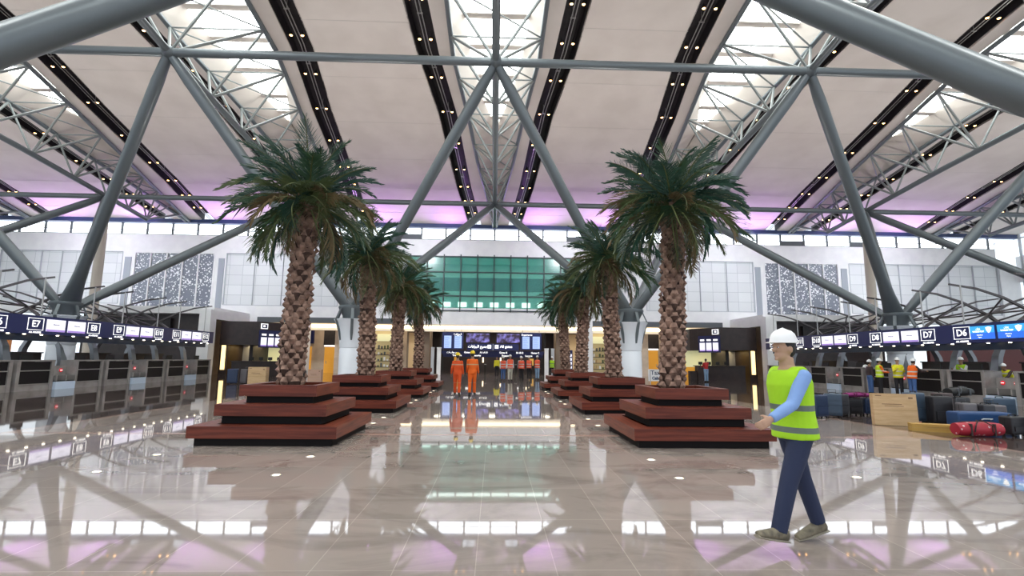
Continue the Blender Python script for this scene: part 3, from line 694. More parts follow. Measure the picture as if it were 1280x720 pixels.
# ------------------------------------------------------------------ check-in islands
def sign_board(s, i, pre, n1, ylo):
    """board module of 5 m; s side; numbers n1 (near end) and n1+1 (far end)"""
    rz = (PI/2, 0, PI/2) if s < 0 else (PI/2, 0, -PI/2)
    x = s*20.0; sx = -s   # face direction
    sd = 'left' if s < 0 else 'right'
    T = thing('sign_board', 'hanging navy check-in sign board %s%d and %s%d on the %s' % (pre, n1, pre, n1+1, sd), 'sign board', (x, ylo, 2.45))
    b = MB(); b.box(*sorted((0, s*.45)), 0, 5.0, 0, .8); b.obj('housing', M['navy'], T)
    b = MB(); b.box(*sorted((s*.5, s*.95)), 0, 5.0, -.28, .02); b.obj('lower_band', mat('lower_navy', (.01, .03, .08), .4) if 'lower_navy' not in bpy.data.materials else bpy.data.materials['lower_navy'], T)
    blue = (s > 0 and i == 0)
    for (a, c) in ((1.28, 2.28), (2.44, 3.46)):
        if blue: a, c = (1.35, 2.42) if a < 2 else (2.55, 3.6)
        b = MB(); b.box(*sorted((sx*.0, sx*.02)), a, c, .14, .68)
        sc = b.obj('screen', M['scrblue'] if blue else M['scrw'], T, label='blue advert screen' if blue else None)
        b = MB()
        if blue:
            b.box(*sorted((sx*.02, sx*.026)), a, c, .40, .68); b.obj('screen_header', M['scrcyan'], T)
            # white emblem and lines of text, far end nearest the plate
            cy = a+.22
            b = MB(); b.prism([(cy-.13, .6), (cy+.0, .64), (cy+.13, .6), (cy+.1, .5), (cy+.02, .38), (cy-.05, .42), (cy-.1, .5)], 0, sx*.026, sx*.034); b.obj('emblem', M['txt'], T)
            text('عمان'[::-1], .11, M['txt'], T, (sx*.03, (a+c)/2+.15, .57), rz); text('WORLD CUP', .085, M['txt'], T, (sx*.03, (a+c)/2+.15, .45), rz, bold=.003)
            text('Check-in', .07, M['txt'], T, (sx*.03, (a+c)/2+.1, .31), rz); text('Open', .07, M['txt'], T, (sx*.03, (a+c)/2+.1, .22), rz)
        else:
            b.box(*sorted((sx*.02, sx*.026)), a, c, .14, .23); b.obj('screen_footer', M['scrp'], T)
            text('Welcome', .085, mat('grey_text', (.2, .2, .3), .5) if 'grey_text' not in bpy.data.materials else bpy.data.materials['grey_text'], T, (sx*.026, (a+c)/2, .45), rz)
    for num, y0 in ((n1, .35), (n1+1, 3.62)):
        b = MB()
        f0, f1, z0, z1, t = y0, y0+.78, .17, .69, .022
        b.box(*sorted((0, sx*.015)), f0, f1, z0, z0+t); b.box(*sorted((0, sx*.015)), f0, f1, z1-t, z1)
        b.box(*sorted((0, sx*.015)), f0, f0+t, z0, z1); b.box(*sorted((0, sx*.015)), f1-t, f1, z0, z1)
        b.obj('number_frame', M['txt'], T)
        text('%s%d' % (pre, num), .40, M['txt'], T, (sx*.012, y0+.39, .43), rz, name='desk_number', bold=.007)
        text('ALL AIRLINES', .10, M['txt'], T, (sx*.012, y0+.39, .07), rz, bold=.004)
    for y in (.5, 1.35, 2.2, 3.1, 3.95, 4.75):
        b = MB(); b.lathe([(.05, -.03), (.055, 0)], c=(s*.22, y, -.005), n=10); b.obj('downlight', M['lampw'], T)
    for y in ((3.95, 1.05)):
        yy = ylo+y
        # rod up to the canopy tip
        b = MB(); b.tube([(s*.1, y, .8), (s*.1, y, 2.5)], .03, 8); b.obj('hanging_rod', M['steel'], T)
for i in range(4):
    sign_board(-1, i, 'E', 5+2*i, 17.35+5*i-.05)
    sign_board(1, i, 'D', 5+2*i, 17.35+5*i-.05)

def canopy(s):
    sd = 'left' if s < 0 else 'right'
    T = thing('arched_canopy', 'crossing arched steel ribs over the %s check-in desks' % sd, 'canopy', (s*23.5, 28, 0))
    ribs = [16.4, 18.5, 21.4, 23.4, 26.4, 28.5, 31.4, 33.5, 36.5]
    prof = [(21.7, 0), (21.45, .6), (21.4, 1.2), (21.55, 1.9), (21.95, 2.7), (22.6, 3.35), (23.5, 3.95), (24.6, 4.5), (25.8, 4.88), (27, 5.05)]
    size = [(.22, .42), (.22, .40), (.2, .36), (.2, .32), (.16, .24), (.12, .16), (.10, .12), (.09, .09), (.08, .08), (.07, .07)]
    for j, y in enumerate(ribs):
        for flip in (0, 1):
            pts = [(s*((47.0-u) if flip else u), y+(.28 if flip else 0), z) for u, z in prof]
            b = MB(); b.bar(pts[:5], size[:5]); b.bar(pts[4:], size[4:], mi=1); b.obj('rib', [M['legst'], M['rib']], T, world=True)
    for j in range(len(ribs)-1):
        y, y2 = ribs[j]+.1, ribs[j+1]+.1
        b = MB()
        for a, c in (((23.5, 3.95), (23.5, 3.95)), ((22.2, 3.1), (22.2, 3.1)), ((24.8, 3.1), (24.8, 3.1)), ((22.2, 4.45), (23.5, 3.95)), ((24.8, 4.45), (23.5, 3.95)), ((23.5, 3.95), (22.2, 3.1)), ((22.2, 3.1), (23.5, 3.95))):
            b.tube([(s*a[0], y, a[1]), (s*c[0], y2, c[1])], .038, 6)
        b.obj('brace', M['rib'], T, world=True)
canopy(-1); canopy(1)

# desks: local x = depth (0 at the front, + away), y along
def make_desk(w):
    D = thing('check_in_desk', '', 'check-in desk')
    b = MB(); b.box(0, .75, 0, .16, 0, 1.3); b.obj('end_panel', M['steelp'], D)
    b = MB(); b.box(0, .75, w-.16, w, 0, 1.3); b.obj('end_panel', M['steelp'], D)
    b = MB(); b.box(.05, .7, .16, w-.16, 0, .28); b.obj('plinth', M['steelp'], D)
    b = MB(); b.box(.06, .12, .16, w-.16, .30, .84); b.obj('front_panel', M['deskblk'], D)
    b = MB(); b.box(.06, .12, .16, w-.16, .88, 1.24); b.obj('front_panel', M['deskblk'], D)
    b = MB(); b.box(.03, .12, .16, w-.16, .84, .88); b.box(.03, .12, .16, w-.16, .27, .30); b.obj('rail', M['steel'], D)
    b = MB(); b.box(-.02, .45, 0, w, 1.26, 1.32); b.obj('transaction_shelf', M['steelp'], D)
    b = MB(); b.box(.45, .85, .16, w-.16, .74, .78); b.obj('work_top', M['steelp'], D)
    m_ = MB(); m_.box(.5, .55, w*.5-.28, w*.5+.28, 1.22, 1.58); m_.box(.52, .58, w*.5-.03, w*.5+.03, .78, 1.25); mm = m_.obj('monitor', M['black'], D)
    return D
def make_scale():
    D = thing('baggage_scale', '', 'baggage scale')
    b = MB(); b.box(-.1, .9, 0, 1.1, 0, .34); b.obj('base', M['scale'], D)
    b = MB(); b.box(-.06, .9, .05, 1.05, .34, .38); b.obj('belt', M['black'], D)
    for y in (0, .53, 1.05):
        b = MB(); b.box(-.1, .9, y, y+.05, .38, .62); b.obj('side_guard', M['steel'], D)
    b = MB(); b.box(.42, .47, 0, 1.1, .38, 1.05); b.obj('back_plate', M['steelp'], D)
    for y in (.28, .82):
        b = MB(); b.tube([(.39, y, .84), (.42, y, .84)], .085, 16); p = b.obj('no_entry_disc', M['red'], D)
        b = MB(); b.box(.38, .39, y-.06, y+.06, .825, .855); b.obj('disc_bar', M['txt'], p)
    return D
dks = {}
first_scale = None
for s, sd, pre in ((-1, 'left', 'E'), (1, 'right', 'D')):
    units = []
    for i in range(4):
        y = 17.3+5*i
        units += [('d', y+.15, 1.85, '%s%d' % (pre, 5+2*i)), ('s', y+2.05, 1.1, '%s%d' % (pre, 5+2*i)), ('d', y+3.2, 1.85-.1, '%s%d' % (pre, 6+2*i))]
    # as in the photo: desk, belt bay, desk, desk, belt bay ...
    for kind, y, w_, n in units:
        if kind == 'd':
            w_ = round(w_, 2)
            lb = 'grey and black check-in desk under sign %s on the %s' % (n, sd)
            if w_ not in dks: D = make_desk(w_); dks[w_] = D
            else: D = dup(dks[w_], (0, 0, 0))
        else:
            lb = 'pale blue baggage scale with red no entry discs, under sign %s on the %s' % (n, sd)
            if first_scale is None: D = first_scale = make_scale()
            else: D = dup(first_scale, (0, 0, 0))
        D['label'] = lb; D['group'] = ('check-in desks on the ' if kind == 'd' else 'baggage scales on the ') + sd
        if s > 0: D.location = (20.0, y, 0); D.rotation_euler = (0, 0, 0)
        else: D.location = (-20.0, y + (w_ if kind == 'd' else 1.1), 0); D.rotation_euler = (0, 0, PI)
    # back spine of the island with conveyor wall
    for j, (a, c) in enumerate(((17.5, 22), (23.5, 27.3), (28.6, 32.0), (33.2, 37))):
        b = MB(); b.box(*sorted((s*23.2, s*23.8)), a, c, 0, 1.62); b.box(*sorted((s*23.1, s*23.9)), a, c, 1.62, 1.68)
        tag(b.obj('conveyor_cabinet', M['brown']), 'low dark conveyor cabinet behind the %s desks near sign %s%d' % (sd, pre, 5+2*j), 'cabinet')
# orange wall panel far left
b = MB(); b.box(-45, -38, 41.6, 41.9, 1.0, 3.0); b.box(-44.9, -44.7, 41.65, 41.85, 0, 1); b.box(-38.3, -38.1, 41.65, 41.85, 0, 1)
tag(b.obj('orange_hoarding', mat('orange_panel', (.65, .20, .02), .5)), 'plain orange hoarding seen behind the left desks at the left edge', 'hoarding')
b = MB(); b.box(33, 41, 38, 38.3, 0, 3.6)
tag(b.obj('maroon_partition', mat('maroon_partition', (.10, .02, .02), .5)), 'dark maroon partition seen behind the right desks', 'partition')

# ------------------------------------------------------------------ palm planters
def planter(cx, cy, label):
    T = thing('tiered_planter', label, 'planter', (cx, cy, 0), group='stepped planters along the avenue')
    for h, z in ((1.32, .14), (1.02, .50), (.73, .84)):
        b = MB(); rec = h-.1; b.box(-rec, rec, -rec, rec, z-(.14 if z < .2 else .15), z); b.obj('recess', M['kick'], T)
        zt = z+.21
        inn = .0 if z < .8 else h-.14
        for q in range(4):
            b = MB()
            # mitred edge boards: 4 trapezoid prisms
            wdt = .34 if z < .8 else .14
            o1, o2 = h, h-wdt
            P = [(-o1, -o1), (o1, -o1), (o2, -o2), (-o2, -o2)]
            a = q*PI/2; ca, sa = math.cos(a), math.sin(a)
            P = [(x*ca-y*sa, x*sa+y*ca) for x, y in P]
            b.prism(P, 2, z, zt)
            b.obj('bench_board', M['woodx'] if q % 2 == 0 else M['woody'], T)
    b = MB(); b.box(-.6, .6, -.6, .6, .9, .98); b.obj('soil', M['soil'], T)
    return T
PLX = (-4.12, 3.9); PLY = (10.85, 16.5, 22.15, 27.8)
ordn = ['nearest', 'second', 'third', 'fourth']

def make_frond(seed, L, bend, m, droop=.0, np_=34):
    rnd = random.Random(seed); b = MB()
    pts = []; a = 0; p = Vector((0, 0, 0)); n = 12
    dirs = []
    for i in range(n+1):
        pts.append(p.copy()); t = i/n
        a = -bend*(t**1.25); d = Vector((math.cos(a), 0, math.sin(a))); dirs.append(d); p = p + d*(L/n)
    b.tube(pts, [.022*(1-.8*i/n)+.003 for i in range(n+1)], 5, mi=1)
    for i in range(np_):
        t = .10 + .9*i/(np_-1); f = t*n; k = min(int(f), n-1); q = pts[k].lerp(pts[k+1], f-k); d = dirs[k]
        up = Vector((-d.z, 0, d.x))
        ll = L*.27*math.sin(PI*min(1, .18+t*.86))**.7 + .05
        if t > .97: ll = .14
        for s in (-1, 1):
            sp = rnd.uniform(.75, 1.05)*(1-.45*t)
            v = (d*math.cos(sp) + Vector((0, s, 0))*math.sin(sp) + up*rnd.uniform(.05, .42)).normalized()
            l_ = ll*rnd.uniform(.8, 1.1); wd = .020
            tip = q+v*l_+Vector((0, 0, -.26*l_*rnd.uniform(.3, 1.8)))
            mid = q+v*l_*.55+Vector((0, 0, -.02))
            ax = v.cross(up).normalized() if rnd.random() < .5 else d
            wv = (d*.6+up*.8).normalized()*wd
            b.add([q-wv*.5, mid-wv, tip, mid+wv, q+wv*.5], [(0, 1, 3, 4), (1, 2, 3)])
    return b.mesh('frond', [m, M['rach']])
FR = [make_frond(1, 1.75, 1.0, M['frA']), make_frond(2, 1.6, 1.35, M['frD']), make_frond(3, 1.7, 1.1, M['frB']), make_frond(4, 1.5, 1.5, M['frC']), make_frond(5, 1.85, .8, M['frD']), make_frond(6, 1.65, 1.25, M['frA'])]

def make_trunk(h, r0, r1, seed):
    rnd = random.Random(seed); b = MB()
    cx = lambda t: .07*math.sin(t*2.4+seed); 
    b.tube([(cx(i/10), 0, h*i/10) for i in range(11)], [(r0*(1-i/10)+r1*i/10)*.86 for i in range(11)], 14)
    per = 7; rows = int(h/.118)
    for k in range(rows):
        t = k/rows; r = r0*(1-t)+r1*t
        for j in range(per):
            if (k % 2) != (j % 2) and False: continue
            a = 2*PI*(j+.5*(k % 2))/per + rnd.uniform(-.06, .06); z = h*t+rnd.uniform(-.012, .012)
            w_ = r*.40*rnd.uniform(.85, 1.1); hh = .17*rnd.uniform(.85, 1.15); out = .078*rnd.uniform(.6, 1.35)
            er = Vector((math.cos(a), math.sin(a), 0)); et = Vector((-math.sin(a), math.cos(a), 0)); c = Vector((cx(t), 0, z)) + er*r*.84
            v = [c-et*w_*.5+Vector((0, 0, -.02)), c+et*w_*.5+Vector((0, 0, -.02)), c+et*w_*.95+Vector((0, 0, hh*.55))+er*out*.4, c-et*w_*.95+Vector((0, 0, hh*.55))+er*out*.4,
                 c+et*w_*.42+er*out*1.25+Vector((0, 0, hh*.62)), c-et*w_*.42+er*out*1.25+Vector((0, 0, hh*.62)), c+et*w_*.5+er*out*.5+Vector((0, 0, hh*1.15)), c-et*w_*.5+er*out*.5+Vector((0, 0, hh*1.15))]
            b.add(v, [(0, 1, 4, 5), (1, 2, 4), (0, 5, 3)], 0 if rnd.random() < .25 else 1)
            b.add(v, [(5, 4, 6, 7), (4, 2, 6), (5, 7, 3)], 1)
            b.add(v, [(3, 7, 6, 2)], 0)
    return b.mesh('trunk', [M['bark'], M['stub']])
def palm(cx, cy, h, label, seed, sc=1.):
    rnd = random.Random(seed)
    T = thing('palm_tree', label, 'palm tree', (cx, cy, .98), group='palms along the avenue')
    tr = bpy.data.objects.new('trunk', make_trunk(h, .245, .20, seed)); C.objects.link(tr); tr.parent = T
    top = Vector((.07*math.sin(2.4+seed), 0, h))
    b = MB()
    for k in range(26):   # fibre boots at the crown base
        a = rnd.uniform(0, 2*PI); er = Vector((math.cos(a), math.sin(a), 0)); z0 = rnd.uniform(-.35, .15)
        p = top+er*.15+Vector((0, 0, z0)); q = p+er*rnd.uniform(.08, .2)+Vector((0, 0, rnd.uniform(.2, .42)))
        b.bar([p, q], [(.03, .11), (.015, .04)], side=(-er.y, er.x, 0))
    b.obj('crown_boots', M['stub'], T)
    n = 72
    for i in range(n):
        f = i/(n-1); az = i*2.39996 + rnd.uniform(-.2, .2)
        el = 1.36 - 2.15*f**.95 + rnd.uniform(-.12, .12)      # radians above the horizon
        if f > .82: me = rnd.choice([FR[3], FR[2], FR[1], FR[3]])
        elif f > .4: me = rnd.choice([FR[0], FR[2], FR[1], FR[5], FR[2], FR[3]])
        else: me = rnd.choice([FR[4], FR[0], FR[1], FR[4]])
        o = bpy.data.objects.new('frond', me); C.objects.link(o); o.parent = T
        s_ = sc*rnd.uniform(.80, 1.08)*(.86 if f < .3 else 1)
        o.scale = (s_,)*3
        o.rotation_euler = (0, 0, 0)
        R_ = Matrix.Rotation(az, 4, 'Z') @ Matrix.Rotation(-el, 4, 'Y') @ Matrix.Rotation(rnd.uniform(-.5, .5), 4, 'X')
        o.rotation_euler = R_.to_euler()
        o.location = top + Vector((math.cos(az)*.08, math.sin(az)*.08, .05+.25*(1-f)))
for sx, cx in zip(('left', 'right'), PLX):
    for j, cy in enumerate(PLY):
        planter(cx, cy, '%s stepped red hardwood planter in the %s row' % (ordn[j], sx))
        palm(cx+(.02 if cx < 0 else -.1), cy, [3.75, 3.7, 3.45, 3.4][j] + (.1 if cx > 0 and j == 0 else 0), '%s palm tree in the %s row, in a stepped planter' % (ordn[j], sx), 11+j*3+(1 if cx > 0 else 0), sc=[1.0, .97, .95, .93][j])
# recessed floor lamps
fp = None
for sdn, xs, ys_, lb in (('left', -2.93, (7.33, 8.64, 12.96, 14.16, 18.7, 19.9, 24.4, 25.6), 'inner side of the left planter row'), ('right', 2.56, (7.21, 8.49, 12.77, 14.1, 18.7, 19.9, 24.4, 25.6), 'inner side of the right planter row'),
                       ('ol', -5.42, (7.49, 8.75), 'floor left of the nearest left planter'), ('or', 5.1, (7.29,), 'floor by the walking man in the hi-vis vest')):
    for y in ys_:
        if fp is None:
            fp = thing('floor_light', '', 'floor light'); b = MB(); b.lathe([(.075, 0), (.075, .004), (.055, .004)], n=18); b.obj('rim', M['steel'], fp); b = MB(); b.lathe([(.052, .001), (.05, .006)], n=16); b.obj('lens', M['floorl'], fp); r = fp
        else: r = dup(fp, (0, 0, 0))
        r.location = (xs, y, 0.001); r['label'] = 'small round recessed light in the floor on the ' + lb if 'side' in lb else 'small round recessed light in the ' + lb
        r['group'] = 'recessed lights, ' + lb


# ------------------------------------------------------------------ people
M['skin'] = mat('skin_brown', (.28, .15, .09), .55); M['skinl'] = mat('skin_tan', (.45, .27, .18), .55)
M['hair'] = mat('hair_black', (.012, .010, .010), .6)
M['hatw'] = mat('hard_hat_white', (.82, .82, .82), .3); M['haty'] = mat('hard_hat_yellow', (.80, .58, .02), .3)
M['boot'] = noisy(mat('work_shoe', rough=.7), (.10, .085, .06), (.22, .19, .13), 14); M['bootd'] = mat('dark_boot', (.02, .018, .016), .6)
M['sole'] = mat('shoe_sole', (.25, .22, .17), .7)
def clothm(name, c):
    m = mat(name, c, .85)
    tc = nd(m, 'ShaderNodeTexCoord'); nz = nd(m, 'ShaderNodeTexNoise'); nz.inputs['Scale'].default_value = 7; nz.inputs['Detail'].default_value = 4
    bp = nd(m, 'ShaderNodeBump'); bp.inputs['Strength'].default_value = .5; bp.inputs['Distance'].default_value = .02
    lk(m, tc.outputs['Object'], nz.inputs['Vector']); lk(m, nz.outputs[0], bp.inputs['Height']); lk(m, bp.outputs[0], bsdf(m).inputs['Normal']); return m
M['navyt'] = clothm('navy_trousers', (.018, .026, .065)); M['jeans'] = clothm('blue_jeans', (.06, .13, .32)); M['ljeans'] = clothm('light_jeans', (.22, .34, .50))
M['blk'] = clothm('black_cloth', (.015, .014, .018)); M['khaki'] = clothm('pale_trousers', (.52, .50, .42)); M['blues'] = clothm('light_blue_shirt', (.20, .33, .62))
M['darks'] = clothm('dark_shirt', (.05, .03, .03)); M['whs'] = clothm('white_shirt', (.6, .6, .62)); M['reds'] = clothm('red_shirt', (.5, .03, .03)); M['yels'] = clothm('yellow_shirt', (.70, .62, .03))
def vest(name, c, band=(.55, .56, .55), z=((.98, 1.03), (1.17, 1.22))):
    m = clothm(name, c); bands(m, z, c, band); return m
M['vgreen'] = vest('lime_vest', (.36, .66, .015), (.13, .16, .14)); M['vyel'] = vest('yellow_vest', (.70, .68, .02)); M['vora'] = vest('orange_vest', (.85, .14, .01)); M['vpink'] = vest('coral_vest', (.85, .13, .06))
M['vor2'] = vest('lime_orange_vest', (.55, .75, .02), (.7, .7, .6))
M['cover'] = vest('orange_coverall', (.62, .075, .010), (.50, .30, .2), ((.55, .56), (1.30, 1.345)))
M['cover2'] = vest('bright_orange_coverall', (.74, .125, .010), (.55, .36, .2), ((.55, .56), (1.31, 1.355)))

def remesh(mb, name, m, voxel, smooth=3, parent=None, label=None):
    me = mb.mesh('tmp', [m]); o = bpy.data.objects.new('tmp', me); C.objects.link(o)
    a = o.modifiers.new('r', 'REMESH'); a.mode = 'VOXEL'; a.voxel_size = voxel; a.use_smooth_shade = True
    if smooth: b = o.modifiers.new('s', 'SMOOTH'); b.iterations = smooth; b.factor = .5
    dg = bpy.context.evaluated_depsgraph_get(); ne = bpy.data.meshes.new_from_object(o.evaluated_get(dg))
    bpy.data.objects.remove(o); bpy.data.meshes.remove(me)
    ne.name = name; ne.materials.clear(); ne.materials.append(m)
    ne.polygons.foreach_set('use_smooth', [True]*len(ne.polygons))
    r = bpy.data.objects.new(name, ne); C.objects.link(r); r.parent = parent
    if label: r['label'] = label
    return r
V = Vector
def person(label, loc, face, h=1.75, legs=((0, 0), (0, 0)), arms=((0, .12, .15), (0, .12, .15)), lean=0., top='blues', legm='navyt', vestm=None, hat='hatw', shoe='bootd', skin='skin', voxel=.018, coverall=False, head_turn=0., group=None, sit=0.):
    """legs: (thigh angle forward, knee flex) left, right; arms: (forward, outward, elbow). Faces +Y locally."""
    k = h/1.75
    T = thing('person', label, 'person', loc, face, group)
    def hipj(s): return V((s*.09, 0, .91))
    J = {}
    low = 9
    for i, s in enumerate((-1, 1)):
        a, kf = legs[i]; hp = hipj(s); kn = hp+V((s*.01, math.sin(a), -math.cos(a)))*.43; an = kn+V((0, math.sin(a-kf), -math.cos(a-kf)))*.41
        pitch = max(-1.0, min(.35, (a-kf)*.8 if a-kf < 0 else (a-kf)*.6))   # heel lifts behind, toe lifts in front
        fd = V((s*.08, math.cos(pitch), math.sin(pitch)))
        heel = an+V((0, -.05*math.cos(pitch), -.065)); toe = heel+fd*.25
        J[i] = (hp, kn, an, heel, toe); low = min(low, heel.z-.03, toe.z-.03)
    dz = -low
    def L(p):   # lean of the upper body about the hips
        q = V(p); z = q.z-.93
        if z > 0: y = q.y*math.cos(lean)+z*math.sin(lean); zz = z*math.cos(lean)-q.y*math.sin(lean); q = V((q.x, y, .93+zz))
        return q
    up = V((0, 0, dz))
    sc = lambda p: tuple((V(p)+up)*k)
    torso = [(.86, .150, .105), (.95, .165, .115), (1.06, .145, .10), (1.2, .160, .112), (1.33, .178, .112), (1.41, .165, .095), (1.45, .10, .075), (1.49, .062, .062), (1.56, .058, .06)]
    A = {}
    for i, s in enumerate((-1, 1)):
        p, o_, e = arms[i]; sh = L((s*.175, -.005, 1.395))
        d1 = V((s*math.sin(o_), math.sin(p+lean)*math.cos(o_), -math.cos(p+lean)*math.cos(o_))); el = sh+d1*.29
        o2 = o_*.6 if e < .9 else -o_*.6-.15
        d2 = V((s*math.sin(o2), math.sin(p+lean+e)*math.cos(o2), -math.cos(p+lean+e)*math.cos(o2))); wr = el+d2*.25
        A[i] = (sh, el, wr, d2)
    def rings(mb, lst, grow):
        mb.tube([sc(L((0, 0, z))) for z, _, _ in lst], [((a+grow)*k, (b+grow)*k) for _, a, b in lst], 20, side=(1, 0, 0))
    b = MB()
    rings(b, torso, 0)
    for i, s in enumerate((-1, 1)):
        hp, kn, an, heel, toe = J[i]
        b.tube([sc(hp+V((0, 0, .03))), sc(hp.lerp(kn, .4)), sc(kn), sc(kn.lerp(an, .35)), sc(an), sc(an+V((0, 0, -.03)))], [.088*k, .075*k, .055*k, .056*k, .036*k, .036*k], 12)
        b.tube([sc(heel+V((0, 0, .02))), sc(heel.lerp(toe, .5)+V((0, 0, .015))), sc(toe)], [(.036*k, .036*k), (.04*k, .03*k), (.035*k, .018*k)], 10, side=(1, 0, 0))
        b.tube([sc(an), sc(heel.lerp(toe, .25))], [.036*k, .034*k], 10)
        sh, el, wr, d2 = A[i]
        b.tube([sc(sh), sc(sh.lerp(el, .4)), sc(el), sc(el.lerp(wr, .35)), sc(wr)], [.052*k, .046*k, .037*k, .037*k, .025*k], 12)
        b.ell(sc(sh), (.055*k,)*3, 12)
        # hand: palm, four unequal bent fingers, thumb from the side
        lat = V((s, 0, 0)); back = d2.cross(V((0, 1, 0)))
        fw = V((0, 1, 0)) - d2*d2.y
        fw = fw.normalized() if fw.length > .2 else V((0, 0, 1))
        nin = d2.cross(fw).normalized()*(-s if d2.cross(fw).x*s > 0 else s)   # palm normal, towards the body
        nin = nin if nin.x*s < 0 else -nin
        pe = wr+d2*.095
        b.tube([sc(wr-d2*.01), sc(wr+d2*.045), sc(pe)], [(.024*k, .02*k), (.040*k, .016*k), (.040*k, .013*k)], 10, side=fw)
        for q, ln in ((.030, .068), (.010, .078), (-.010, .072), (-.030, .056)):
            f0 = pe+fw*q-d2*.01; f1 = f0+d2*ln*.5+nin*.006; f2 = f1+(d2*.8+nin*.6).normalized()*ln*.32; f3 = f2+(d2*.4+nin*.9).normalized()*ln*.25
            b.tube([sc(f0), sc(f1), sc(f2), sc(f3)], [.0095*k, .009*k, .0085*k, .007*k], 7)
        t0 = wr+d2*.03+fw*.028; t1 = t0+(fw*.8+d2*.6).normalized()*.032+nin*.008; t2 = t1+(d2*.9+fw*.3+nin*.3).normalized()*.03
        b.tube([sc(t0), sc(t1), sc(t2)], [.012*k, .0105*k, .008*k], 7)
    # head
    hc = L((0, .012, 1.635)); ct, st = math.cos(head_turn), math.sin(head_turn)
    def hd(x, y, z): return sc(hc+V((x*ct-y*st, x*st+y*ct, z)))
    b.ell(hd(0, 0, .02), (.076*k, .094*k, .098*k), 16)
    b.ell(hd(0, .02, -.055), (.058*k, .066*k, .062*k), 14)                 # jaw
    b.tube([hd(0, .085, .03), hd(0, .108, -.012), hd(0, .095, -.022)], [.010*k, .016*k, .014*k], 8)   # nose
    b.tube([hd(-.022, .083, -.052), hd(0, .092, -.05), hd(.022, .083, -.052)], .009*k, 8)        # lips
    b.ell(hd(0, .082, -.088), (.022*k, .016*k, .016*k), 8)                 # chin
    for s in (-1, 1):
        b.ell(hd(s*.078, -.008, -.005), (.012*k, .022*k, .032*k), 8); b.tube([hd(s*.012, .088, .034), hd(s*.045, .078, .036)], .010*k, 6)
    remesh(b, 'body', M[skin], voxel, 2, T)
    if voxel < .02:
        for s in (-1, 1):
            e = MB(); e.ell(hd(s*.030, .083, .016), (.011*k, .007*k, .006*k), 8); e.obj('eye', M['whs'], T, True)
            e = MB(); e.ell(hd(s*.030, .0885, .016), (.005*k, .004*k, .005*k), 8); e.obj('pupil', M['hair'], T, True)
    # hair and hard hat
    e = MB(); e.ell(hd(0, -.014, .035), (.082*k, .092*k, .09*k), 16); e.ell(hd(0, -.045, -.01), (.07*k, .06*k, .07*k), 12); remesh(e, 'hair', M['hair'], max(voxel, .012), 2, T)
    if hat:
        e = MB(); c = V(hd(0, 0, .055)); n = 22
        prof = [(.120, 0), (.122, .008), (.113, .012), (.108, .045), (.093, .085), (.065, .112), (.03, .124), (.004, .127)]
        vs = []; fs = []
        for r, z in prof:
            for j in range(n):
                a = 2*PI*j/n+head_turn; fr_ = .03*k if (z < .01 and math.sin(a-head_turn) > .3) else 0
                x = math.cos(a-head_turn)*r*k*.93; y = math.sin(a-head_turn)*r*k*1.08+fr_
                vs.append((c.x+x*ct-y*st, c.y+x*st+y*ct, c.z+z*k))
        for i in range(len(prof)-1):
            for j in range(n): fs.append((i*n+j, i*n+(j+1) % n, (i+1)*n+(j+1) % n, (i+1)*n+j))
        fs.append(tuple(reversed(range(n)))); fs.append(tuple((len(prof)-1)*n+j for j in range(n)))
        e.add(vs, fs); e.tube([hd(0, .10, .105), hd(0, .06, .165), hd(0, 0, .186), hd(0, -.06, .165), hd(0, -.10, .105)], .010*k, 6)
        e.obj('hard_hat', M[hat], T, True)
    # clothes
    b = MB(); rings(b, [(.90, .160, .115)]+torso[1:6]+[(1.455, .10, .08)], .016)
    for i in (0, 1):
        sh, el, wr, d2 = A[i]
        b.ell(sc(sh), (.066*k,)*3, 12); b.tube([sc(sh), sc(sh.lerp(el, .4)), sc(el), sc(el.lerp(wr, .4)), sc(wr)], [.066*k, .060*k, .053*k, .050*k, .040*k], 12)
    tb = MB(); rings(tb, [(.84, .150, .115), (.92, .165, .12), (.98, .160, .115)], .018)
    for i in (0, 1):
        hp, kn, an, heel, toe = J[i]
        tb.tube([sc(hp+V((0, 0, .04))), sc(hp.lerp(kn, .4)), sc(kn), sc(kn.lerp(an, .45)), sc(an+V((0, 0, -.01)))], [.105*k, .094*k, .074*k, .070*k, .064*k], 14)
    if coverall:
        b.v += [] ; o = len(b.v); b.v += tb.v; b.f += [tuple(i+o for i in f) for f in tb.f]; b.m += tb.m
        remesh(b, 'coverall', M[top], max(voxel, .014), 3, T)
    else:
        remesh(b, 'shirt', M[top], max(voxel, .012), 3, T); remesh(tb, 'trousers', M[legm], max(voxel, .012), 3, T)
    if vestm:
        b = MB(); rings(b, [(.86, .185, .135), (.95, .18, .13), (1.06, .165, .122), (1.2, .172, .128), (1.33, .188, .128), (1.41, .172, .105), (1.455, .12, .085)], .034)
        for i in (0, 1): b.tube([sc(L((0, 0, 1.41))), sc(A[i][0]+V((0, 0, .012)))], [(.07*k, .07*k), (.078*k, .074*k)], 12)
        remesh(b, 'safety_vest', M[vestm], max(voxel, .012), 3, T)
    for i in (0, 1):
        hp, kn, an, heel, toe = J[i]
        b = MB(); f = (toe-heel).normalized(); nn = V((1, 0, 0)).cross(f).normalized()
        b.tube([sc(heel-f*.025+nn*.022), sc(heel.lerp(toe, .3)+nn*.03), sc(heel.lerp(toe, .65)+nn*.018), sc(toe+f*.02+nn*.004)], [(.042*k, .048*k), (.045*k, .052*k), (.052*k, .038*k), (.040*k, .024*k)], 12, side=(1, 0, 0))
        b.tube([sc(an+V((0, 0, .02))), sc(heel.lerp(toe, .22)+nn*.03)], [.052*k, .05*k], 12)
        so_ = remesh(b, 'shoe', M[shoe], max(voxel*.7, .01), 2, T)
